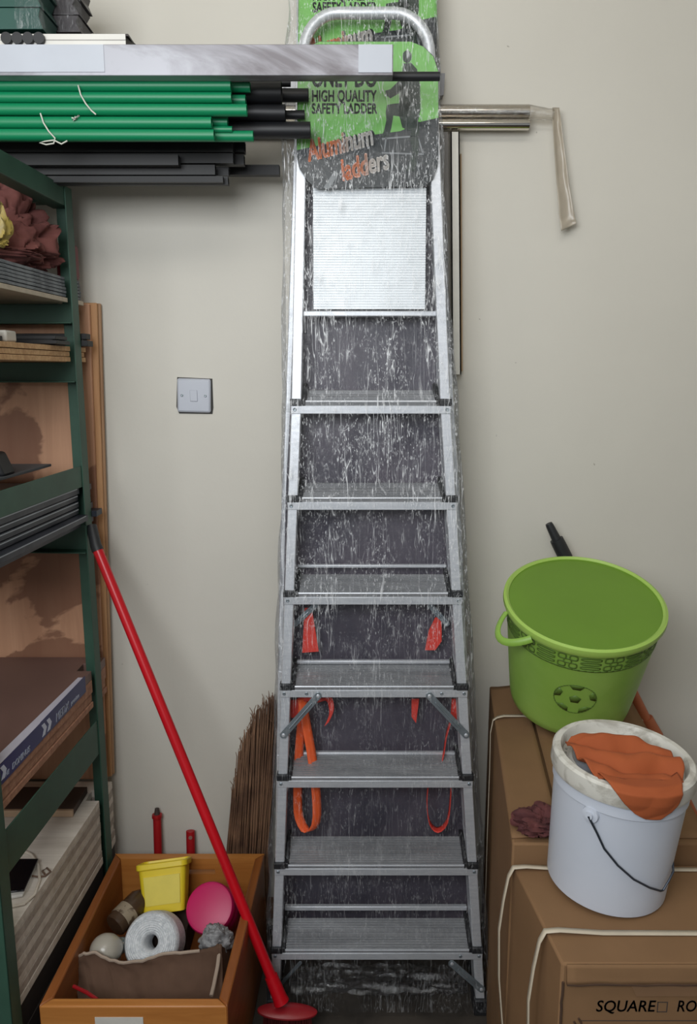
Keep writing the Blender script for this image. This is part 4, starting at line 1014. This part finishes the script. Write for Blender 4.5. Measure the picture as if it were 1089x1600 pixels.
tool(290, 305, 1298, 1.985, 'shorter red handle with a hanging hole behind the wooden box', True, False)
br = thing('reed_broom', (-.24, 1.93, 0), 'brown reed broom standing bristles up between the box and the ladder', 'broom')
STK = two_tone('brown_reed', (84, 58, 44), (140, 106, 80), 9, (1, 1, 1), .35, .65, .8)
m = MB(); rnd = random.Random(3)
tipx = [(366, 1235), (374, 1185), (382, 1150), (390, 1128), (402, 1110), (412, 1098), (422, 1092), (432, 1090)]
for k in range(300):
    u = rnd.random(); f = u * (len(tipx) - 1); i_ = min(int(f), len(tipx) - 2); t = f - i_
    tx_ = tipx[i_][0] + (tipx[i_ + 1][0] - tipx[i_][0]) * t; ty_ = tipx[i_][1] + (tipx[i_ + 1][1] - tipx[i_][1]) * t
    Y = 1.955 + rnd.uniform(-.035, .03)
    tp = P(tx_ + rnd.uniform(-5, 5), ty_ + abs(rnd.gauss(0, 34)) - 6, Y)
    bx_ = P(350 + u * 56 + rnd.uniform(-5, 7), 1330, Y)
    bt = Vector((bx_.x - (tp.x - bx_.x) * .15 + .02 * (u - .5), 1.905 + rnd.uniform(-.022, .02), 0.004))
    mid = bt.lerp(tp, .55) + Vector((rnd.uniform(-.006, .006), rnd.uniform(-.004, .004), 0))
    e1 = tp + Vector((rnd.uniform(-.010, .006), 0, .012)) if rnd.random() < .4 else tp
    m.tube([bt, mid, tp, e1 + Vector((0, 0, .001))], rnd.uniform(.0016, .0028), 5, True, .0007)
stuff(m.build('reed_bristles', STK, br))
MB().lathe([(.052, 0), (.054, .01), (.052, .02)], Matrix.Translation((-.235, 1.905, .12)) @ Matrix.Diagonal((1.25, .62, 1, 1)), 24).build('binding_cord', plain('brown_cord', (90, 66, 50), .8), br)

# ------------------------------------------------------------------ red handled floor brush
sb0 = P(449, 1580, 1.60)
sq = thing('floor_brush', (sb0.x, 1.61, 0), 'long red handled floor brush with an oval red head leaning on the rack', 'brush')
topp = P(143, 822, 1.86); 
hb = P(436, 1556, 1.60); ht = P(152, 858, 1.832)
d = (ht - hb).normalized()
MB().tube([hb - d * .012, hb, ht], .0125, 20).build('handle', RED, sq)
MB().tube([ht - d * .004, ht + d * .01, topp], .0145, 18, True, .0125).build('grip', BLKP, sq)
MB().tube([hb - d * .016, hb - d * .004, hb + d * .05], .019, 18, True, .0155).build('socket', RED, sq)
Mo = frame(sb0, Vector((.10, -.12, 1)).normalized(), Vector((.93, .06, -.17)))
el = lambda a_, b_, z: [Mo @ Vector((a_ * math.cos(2 * math.pi * k / 40), b_ * math.sin(2 * math.pi * k / 40), z)) for k in range(40)]
hp = MB()
def ell(levels):
    v = []; n = 40
    for a_, b_, z in levels: v += el(a_, b_, z)
    f = []
    for i_ in range(len(levels) - 1):
        for k in range(n): f.append((i_ * n + k, i_ * n + (k + 1) % n, (i_ + 1) * n + (k + 1) % n, (i_ + 1) * n + k))
    f += [tuple(range(n))[::-1], tuple(range((len(levels) - 1) * n, len(levels) * n))]
    hp.add(v, f)
ell([(.066, .018, -.006), (.072, .0225, -.003), (.072, .0225, .002), (.068, .019, .004), (.026, .013, .008)])
hp.build('head_plate', plain('translucent_red_plastic', (150, 30, 38), 0.35, 0, 0.08, 10), sq)
m = MB(); rnd = random.Random(5)
for k in range(260):
    a_ = rnd.random() * 2 * math.pi; r_b = math.sqrt(rnd.random())
    p0 = Mo @ Vector(((.058) * r_b * math.cos(a_), .014 * r_b * math.sin(a_), -.009))
    m.tube([p0, Vector((p0.x * 1.0 + rnd.uniform(-.008, .008), p0.y + rnd.uniform(-.006, .006), .0005))], .0012, 4)
stuff(m.build('brush_bristles', plain('dark_red_bristles', (86, 24, 26), .7), sq))

# ------------------------------------------------------------------ cardboard cartons on the right
def carton(name, label, b4, h, flaps=True):
    t = thing(name, sum(b4, Vector()) / 4, label, 'carton', 'strapped cartons at the right')
    m = MB(); nu = 10
    m.hexa([p for p in b4], [p + Vector((0, 0, h)) for p in b4])
    m.build('carton_body', CARD, t, 0.004)
    return t
ZB_ = .76; ZF_ = .72
fl = PZ(757, 1072, ZB_) + Vector((.014, 0, 0)); nl = PZ(797, 1318, ZB_) + Vector((.004, 0, 0))
dirb = (fl - nl).normalized(); prb = Vector((1, 0, 0))
wb_ = .36
bb = [Vector((p.x, p.y, 0)) for p in (nl, nl + prb * wb_, fl + prb * wb_, fl)]
cb = carton('cardboard_carton', 'rear tall brown carton under the green bucket beside the ladder', bb, ZB_)
# lifted lid flaps and creases on the rear carton
def topq(u, v, z=0.0): return nl.lerp(fl, v) + prb * (wb_ * u) + Vector((0, 0, z))
def flapf(u0, u1, lift, v0=.02, v1=.98):
    def f(u, v): return topq(u0 + (u1 - u0) * u, v0 + (v1 - v0) * v, .0015 + lift * u * u + .004 * noise.noise(Vector((u * 2, v * 5, u0 * 9))) * u)
    return MB().grid(f, 10, 30)
flapf(0.0, .24, .014).build('lid_flap', CARD, cb, solid=.003)
flapf(1.0, .26, .010).build('lid_flap', CARD, cb, solid=.003)
def band(name, pts, wdir, parent):
    pts = [Vector(p) for p in pts]; d_ = Vector(wdir) / 2
    mb = MB(); v = []; 
    for p in pts: v += [p - d_, p + d_]
    f = [(2 * k, 2 * k + 1, 2 * k + 3, 2 * k + 2) for k in range(len(pts) - 1)]
    mb.add(v, f); return mb.build(name, STRAP, parent, solid=.0012, angle=60)
vq = .70
p0 = topq(.30, vq, .0035); p1 = topq(.06, vq, .014); p2 = topq(-.012, vq, .003)
band('strapping_band', [topq(1.003, vq, .002), p0, topq(.2, vq, .014), p1, topq(.015, vq, .010), p2, p2 + Vector((-.006, -.004, -.03)), p2 + Vector((-.006, -.010, -.12)), p2 + Vector((-.008, -.020, -.30)), p2 + Vector((-.006, -.02, -.55))], dirb * .011, cb)
# front carton
fr_ = PZ(878, 1506, ZF_); fk = PZ(800, 1349, ZF_)
fk.y = nl.y - .003
dirf = (fk - fr_).normalized(); prf = Vector((1, 0, 0))
wf_ = .62
fb4 = [Vector((p.x, p.y, 0)) for p in (fr_, fr_ + prf * wf_, fk + prf * wf_, fk)]
cf = carton('cardboard_carton', 'front brown carton printed SQUARE under the white bucket', fb4, ZF_)
def fq(u, v, z=0.0): return fr_.lerp(fk, v) + prf * (wf_ * u) + Vector((0, 0, z))
for v_, bul, drop in ((.93, .006, .3), (.26, .007, .3)):
    pts = [fq(1.0, v_, .002), fq(.5, v_, .002), fq(.14, v_, .003), fq(.03, v_, .008), fq(-.006, v_, .006)]
    e_ = fq(0, v_)
    for k, dz in enumerate((.012, .03, .06, .12, .22, .34, .50)):
        pts.append(e_ - prf * (.010 + .016 * math.sin(min(1, dz / .3) * math.pi)) - Vector((0, 0, dz)))
    band('strapping_band', pts, dirf * .011, cf)
nf = Vector((0, -1, 0))
MF = Matrix((prf, Vector((0, 0, 1)), nf)).transposed().to_4x4()
def ff_(u, dz, o=0.0): return fr_ + prf * (wf_ * u) + Vector((0, 0, -dz)) + nf * o
# front faces: torn lid lip, tape seam, edges
def lip(u, v):
    z = .0 + v * .030 + .002 * noise.noise(Vector((u * 18, v, 0))) * v
    return ff_(.012 + u * .95, z, .0015 + .004 * v + .002 * noise.noise(Vector((u * 9, v * 2, 2))) * v)
MB().grid(lip, 40, 6).build('lid_lip', CARD, cf, solid=.003)
lz = lambda u: -.0
MB().tube([ff_(.012 + k / 30 * .95, .0305 + .002 * noise.noise(Vector((k * .6, 0, 0))), .006) for k in range(31)], .0022, 6).build('torn_edge', CARD_E, cf)
MB().prism([ff_(.17, .033, .0012), ff_(.96, .031, .0012), ff_(.96, .052, .0012), ff_(.185, .054, .0012)], nf * .0016).build('tape_patch', plain('brown_tape', (130, 100, 74), .5), cf)
MB().tube([ff_(.004 + .004 * noise.noise(Vector((k * .5, 3, 0))), .03 + k * .012, .002) for k in range(16)], .0020, 6).build('torn_edge', CARD_E, cf)
for u, z in ((.037, .100), (.030, .112), (.048, .094)):
    MB().tube([ff_(u, z, .001), ff_(u + .008, z + .009, .001)], .0016, 6).build('tear_mark', CARD_E, cf)
# position the print by its place on the carton
def face_at(px, py):
    r = ray(px, py); o = Vector((0, 0, CAMZ)); k = (fr_ - o).dot(nf) / r.dot(nf); p = o + r * k
    return (p - fr_).dot(prf) / wf_, fr_.z - p.z
u0, z0_ = face_at(930, 1580); u1, _ = face_at(1024, 1577); _, z1_ = face_at(930, 1563)
hz = z0_ - z1_
M = Matrix.Translation(ff_(u0, z0_, .0004)) @ MF
def fit(s, u_a, u_b, zz):
    M = Matrix.Translation(ff_(u_a, zz, .0004)) @ MF
    t = text_mesh('lettering', s, hz / .69, INK, cf, M, 1.0, .12, .0003, .0002)
    w = max((wloc(cf) + v.co - ff_(u_a, zz)).dot(prf) for v in t.data.vertices)
    A = Matrix.Translation(-wloc(cf)) @ M @ Matrix.Diagonal((wf_ * (u_b - u_a) / w, 1, 1, 1)) @ M.inverted() @ Matrix.Translation(wloc(cf))
    t.data.transform(A)
fit('SQUARE', u0, u1, z0_)
ua, za_ = face_at(1026, 1580); ub, zb2 = face_at(1042, 1565)
fit('ROUND', face_at(1056, 1580)[0], face_at(1056, 1580)[0] + (u1 - u0) * .86, z0_)
m = MB()
for a_, b_, c_, d_ in ((ua, za_, ub, za_ + .0012), (ua, zb2, ub, zb2 + .0012)): m.prism([ff_(a_, b_, .0004), ff_(c_, b_, .0004), ff_(c_, d_, .0004), ff_(a_, d_, .0004)], nf * .0003)
for uu in (ua, ub): m.prism([ff_(uu, zb2, .0004), ff_(uu + .002, zb2, .0004), ff_(uu + .002, za_ + .0012, .0004), ff_(uu, za_ + .0012, .0004)], nf * .0003)
ua2 = face_at(907, 1594)
m.prism([ff_(ua2[0], ua2[1], .0004), ff_(.95, ua2[1], .0004), ff_(.95, ua2[1] + .001, .0004), ff_(ua2[0], ua2[1] + .001, .0004)], nf * .0003)
m.prism([ff_(ua2[0], ua2[1], .0004), ff_(ua2[0] + .0017, ua2[1], .0004), ff_(ua2[0] + .0017, ua2[1] + .08, .0004), ff_(ua2[0], ua2[1] + .08, .0004)], nf * .0003)
m.build('printed_frame', INK, cf, smooth=False)

# dark red cloth on the carton edge
DR = two_tone('dark_maroon_cloth', (74, 36, 38), (104, 56, 54), 12, (1, 1, 1), .4, .6, .85, 0, 4, .5, .2)
qc = PZ(838, 1315, .76)
tag(ground(crumple((qc.x + .018, qc.y + .03, .80), (.058, .038, .034), 5.5, 70, 46, .5, 2.0), ZB_ + .002).build('maroon_cloth', DR, None, angle=50), 'dark maroon cloth crumpled on the carton behind the white bucket', 'cloth')

# ------------------------------------------------------------------ white bucket with lid and orange cloth
wbk = thing('white_bucket', (PZ(948, 1400, .74).x, 1.21, ZF_), 'white plastic bucket with a grubby lid and wire handle on the front carton', 'bucket')
WPL = plain('white_bucket_plastic', (196, 202, 214), 0.38, 0, 0.03, 5)
LIDM = two_tone('grubby_white_lid', (168, 164, 154), (206, 204, 196), 22, (1, 1, 1), .36, .52, .5, 0, 6, 1.0)
tl = R(3.5)
axw = Vector((.05, -math.sin(tl), math.cos(tl))).normalized()
RB, RT, HB = .099, .1105, .236
bc0 = PZ(945, 1371, ZF_ + .0075)
Mw = frame(bc0, axw)
prof = [(0, 0), (RB - .006, 0), (RB, .005), (RB + (RT - RB) * .75, HB * .80), (RB + (RT - RB) * .76 + .0025, HB * .81), (RT - .002, HB - .012)]
MB().lathe(prof, Mw, 64).build('body', WPL, wbk)
lid = [(RT - .003, HB - .022), (RT + .004, HB - .024), (RT + .006, HB - .018), (RT + .005, HB + .004), (RT + .001, HB + .008), (RT - .008, HB + .008), (RT - .011, HB + .003), (RT - .013, HB - .010), (RT - .024, HB - .012), (RT - .028, HB - .009), (RT - .031, HB - .012), (0, HB - .012)]
MB().lathe(lid, Mw, 64).build('lid', LIDM, wbk)
m = MB()
for k in range(46):
    a_ = 2 * math.pi * k / 46
    if k % 5 == 4: continue
    for rr, w_ in ((RT - .0185, .004),):
        T = Mw @ Matrix.Rotation(a_, 4, 'Z') @ Matrix.Translation((rr, 0, HB - .0112))
        m.box((-.002, -.003, 0), (.002, .003, .0008), T)
m.build('moulded_marks', plain('grey_moulded_marks', (140, 138, 130), .6), wbk)
def on_body(ang, h, o=0.0):
    r_ = RB + (RT - RB) * h / HB + o
    return Mw @ Vector((r_ * math.cos(ang), r_ * math.sin(ang), h))
# lug and wire handle
def cast(x, y, o_):
    r = ray(x, y); o = Vector((0, 0, CAMZ)); Mi = Mw.inverted()
    for s_ in range(900):
        tt = .9 + s_ * .001; p = Mi @ (o + r * tt)
        if 0 <= p.z <= HB and math.hypot(p.x, p.y) < RB + (RT - RB) * p.z / HB + o_: return p
    return None
pl_ = cast(923, 1272, .001); a1 = math.atan2(pl_.y, pl_.x); a2 = a1 + math.pi; hlug = pl_.z
for a_ in (a1, a2):
    M = frame(on_body(a_, hlug, -.001), (on_body(a_, hlug, .05) - on_body(a_, hlug)))
    MB().lathe([(.014, 0), (.013, .005), (.006, .006), (.006, .010), (0, .010)], M, 20).build('handle_lug', WPL, wbk)
wire = []
l1 = on_body(a1, hlug, .009); l2 = on_body(a2, hlug, .009)
wp = [(922, 1272), (932, 1300), (944, 1326), (965, 1352), (990, 1374), (1015, 1387), (1032, 1392), (1036, 1391), (1045, 1376), (1052, 1362)]
pts = []
for k, (x, y) in enumerate(wp[1:]):
    q_ = cast(x, y, .005)                             # the wire lies just outside the bucket wall
    pts.append(Mw @ q_ if q_ is not None else pts[-1] + Vector((.006, .02, .006)))
pts += [on_body(a1 + (math.pi) * f_, hlug * g_, .006) for f_, g_ in ((.80, .62), (.92, .82))] + [l2]
MB().tube([l1] + pts[0:], .0018, 8).build('wire_handle', plain('dark_wire', (60, 66, 76), .4, .6), wbk)
# orange cloth
OC = two_tone('orange_cloth', (152, 74, 36), (166, 84, 42), 5, (1, 1, 1), .35, .65, .85, 0, 5, .4, .15)
def lidpt(x, y, h): return Mw @ Vector((x, y, h))
def cloth(u, v):
    # u across, v from the back of the lid to the hanging tip; bucket-local coordinates
    hl = HB - .011; ztop = HB + .011
    path = [(.044, hl + .006, -.076, .000), (.030, hl + .016, -.090, .040), (.006, hl + .006, -.094, .078), (-.022, hl + .016, -.088, .082), (-.050, hl + .007, -.080, .080), (-.080, ztop - .001, -.068, .066),
            (-RT + .003, ztop + .002, -.058, .058), (-RT - .0085, ztop - .006, -.050, .056), (-RT - .0080, ztop - .022, -.038, .050), (-RT - .005, ztop - .038, -.018, .040), (-RT - .003, ztop - .048, .000, .024)]
    f = v * (len(path) - 1); i_ = min(int(f), len(path) - 2); t = f - i_
    y, z, xl, xr = (path[i_][k] + (path[i_ + 1][k] - path[i_][k]) * t for k in range(4))
    x = xl + (xr - xl) * u
    x += .003 * noise.noise(Vector((u * 3, v * 8, 1)))
    fold = abs(math.sin((y * 62 + x * 18) + 1.5 * noise.noise(Vector((x * 14, y * 14, 2)))))
    if y > -.08:
        ph = y * 62 + x * 24 + 1.5 * noise.noise(Vector((x * 14, y * 14, 2)))
        yy = y + .011 * math.sin(2 * ph + .6) * min(1, (y + .08) / .03)
        z += (.019 * fold + .003 * noise.noise(Vector((x * 40, y * 40, 8)))) * min(1, (y + .08) / .03) + .006 * noise.noise(Vector((x * 30, y * 30, 5)))
    yy = y
    if y < -.082:                               # follow the round rim
        k = (abs(y)) ; yy = -math.sqrt(max(1e-4, k * k - x * x * .96))
        z += .0015 * noise.noise(Vector((x * 25, v * 9, 4))); yy -= .003 * abs(noise.noise(Vector((x * 22, v * 5, 8))))
    return Vector((x, yy, z))
tag(MB().grid(lambda u, v: Mw @ cloth(u, v), 50, 90).build('orange_cloth', OC, None, solid=.0022, angle=180), 'orange cloth folded on the white lid and hanging over its rim', 'cloth')

# ------------------------------------------------------------------ green bucket
gb = thing('green_bucket', (.50, 1.72, ZB_), 'lime green plastic bucket with a dark pattern band tilted on the rear carton', 'bucket')
GRB = two_tone('lime_green_plastic', (132, 172, 70), (152, 188, 92), 4, (1, 1, 1), .35, .65, .42, 0, 5, .3)
GRI = plain('shaded_lime_inside', (102, 140, 36), 0.4, 0, 0.06, 4)  # same plastic painted darker for the shade inside the bucket
OLV = plain('olive_print', (88, 118, 46), .5)
tg = R(20)
axg = Vector((-.02, -math.sin(tg), math.cos(tg))).normalized()
gR, gr, gH = .176, .138, .285
g0 = PZ(887, 1098, ZB_ + .047)
Mg = frame(g0, axg)
lo = min((Mg @ Vector((gr * math.cos(k * .1), gr * math.sin(k * .1), 0))).z for k in range(63))
Mg = Matrix.Translation((0, 0, ZB_ + .018 - lo)) @ Mg
def gprof(h): return gr + (gR - .006 - gr) * (h / gH) ** .9
out = [(0, 0), (gr - .006, 0), (gr, .006)] + [(gprof(h * gH / 12), h * gH / 12) for h in range(1, 13)]
MB().lathe(out[:-1] + [(gprof(gH), gH)] + [(gprof(gH) - .003, gH)] + [(gprof(h * gH / 12) - .003, h * gH / 12) for h in range(11, 0, -1)] + [(0, .012)], Mg, 72).build('body', GRB, gb, angle=50)
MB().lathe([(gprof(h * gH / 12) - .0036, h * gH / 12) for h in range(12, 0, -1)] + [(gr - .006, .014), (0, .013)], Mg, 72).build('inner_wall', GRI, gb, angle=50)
rim = [(gR - .008, gH - .012), (gR - .001, gH - .014), (gR + .002, gH - .006), (gR + .001, gH + .003), (gR - .005, gH + .006), (gR - .010, gH + .002)]
MB().ring(rim, Mg, 72).build('rim', plain('pale_lime_rim', (160, 194, 92), .4, 0, .04, 6), gb)
# pattern band of links below the rim
m = MB()
def gb_pt(a_, h, o=.0012): return Mg @ Vector(((gprof(h) + o) * math.cos(a_), (gprof(h) + o) * math.sin(a_), h))
for hh in (gH - .018, gH - .062):
    for k in range(72):
        a_, b_ = 2 * math.pi * k / 72, 2 * math.pi * (k + 1) / 72
        m.add([gb_pt(a_, hh), gb_pt(b_, hh), gb_pt(b_, hh + .0035), gb_pt(a_, hh + .0035)], [(0, 1, 2, 3)])
def loop_(ca, ch, wa, wh, n=14, th_=.003):
    v = []; f = []
    for k in range(n):
        t = 2 * math.pi * k / n
        sx_ = math.copysign(abs(math.cos(t)) ** .6, math.cos(t)); sy_ = math.copysign(abs(math.sin(t)) ** .6, math.sin(t))
        v += [gb_pt(ca + wa * sx_ / gR, ch + wh * sy_), gb_pt(ca + max(.0005, wa - th_) * sx_ / gR, ch + max(.0005, wh - th_) * sy_)]
    for k in range(n): j_ = (k + 1) % n; f.append((2 * k, 2 * j_, 2 * j_ + 1, 2 * k + 1))
    m.add(v, f)
nb = 22
for k in range(nb):
    a_ = 2 * math.pi * k / nb; st = 2 * math.pi / nb * gR
    if k % 2 == 0:
        for hh in (-.012, 0, .012): loop_(a_, gH - .0385 + hh, st * .46, .0048)
    else:
        for dx_ in (-.25, .25):
            for hh in (-.011, .011): loop_(a_ + dx_ * st / gR, gH - .0385 + hh, st * .2, .008)
        loop_(a_, gH - .0385, st * .2, .007)
m.build('pattern_band', OLV, gb, solid=.0006)
# football print
m = MB(); fa = math.atan2(-1, -.26)
fh = gH * .47
def fb_pt(x, y): return gb_pt(fa + x / .15, fh + y, .0011)
def fpoly(pp):
    n = len(pp); c_ = (sum(p[0] for p in pp) / n, sum(p[1] for p in pp) / n)
    v = [fb_pt(*c_)] + [fb_pt(*p) for p in pp]
    m.add(v, [(0, k + 1, (k + 1) % n + 1) for k in range(n)])
fpoly([(.013 * math.cos(R(90 + 72 * k)), .013 * math.sin(R(90 + 72 * k))) for k in range(5)])
RF = .043
for k in range(5):
    b_ = R(90 + 72 * k)
    fpoly([(RF * math.cos(b_ + d_), RF * math.sin(b_ + d_)) for d_ in (-.36, -.18, 0, .18, .36)] + [(RF * .72 * math.cos(b_ + d_), RF * .72 * math.sin(b_ + d_)) for d_ in (.24, -.24)])
for k in range(40):
    b0_, b1_ = 2 * math.pi * k / 40, 2 * math.pi * (k + 1) / 40
    m.add([fb_pt(RF * math.cos(b0_), RF * math.sin(b0_)), fb_pt(RF * math.cos(b1_), RF * math.sin(b1_)), fb_pt((RF + .0016) * math.cos(b1_), (RF + .0016) * math.sin(b1_)), fb_pt((RF + .0016) * math.cos(b0_), (RF + .0016) * math.sin(b0_))], [(0, 1, 2, 3)])
m.build('football_print', OLV, gb, solid=.0005)
# hand grip folded down on the left
ga = math.atan2(-.42, -1)
hg = []
for t in range(13):
    s_ = t / 12; a_ = ga - .28 + s_ * .56
    bulge = math.sin(s_ * math.pi)
    hg.append(Mg @ Vector(((gR + .002 + .038 * bulge) * math.cos(a_), (gR + .002 + .038 * bulge) * math.sin(a_), gH - .012 - .022 * bulge)))
MB().tube(hg, .006, 10, True, None, (.0045, .0085)).build('grip', GRB, gb)
hg = []
for t in range(13):
    s_ = t / 12; a_ = ga + math.pi - .28 + s_ * .56
    bulge = math.sin(s_ * math.pi)
    hg.append(Mg @ Vector(((gR + .002 + .024 * bulge) * math.cos(a_), (gR + .002 + .024 * bulge) * math.sin(a_), gH - .012 - .035 * bulge)))
MB().tube(hg, .006, 10, True, None, (.0045, .0085)).build('grip', GRB, gb)

# ------------------------------------------------------------------ orange pole behind the buckets
po = thing('orange_pole', (.99, 1.93, 0), 'orange pole with a black grip leaning on the wall behind the green bucket', 'pole')
tp = P(881, 866, 1.955); b1 = P(1082, 1272, 1.93); dd = (b1 - tp).normalized()
ft = tp + dd * ((tp.z - .004) / -dd.z)
ORP = plain('orange_brown_pole', (176, 98, 62), .5, 0, .08, 8)
MB().tube([tp, tp.lerp(ft, .5), ft], .0145, 16).build('shaft', ORP, po)
MB().tube([tp + dd * .012, tp - dd * .03, tp - dd * .045], .0185, 16, True, .0175).build('grip', BLKP, po)
MB().tube([tp - dd * .043, tp - dd * .06, tp - dd * .085, tp - dd * .092], .0125, 14, True, .009).build('grip_end', BLKP, po)
pj_ = P(1010, 1122, 1.94)
MB().tube([pj_, pj_ + dd * .03, pj_ + dd * .06], .017, 16, True, .021).build('joint_collar', ORP, po)
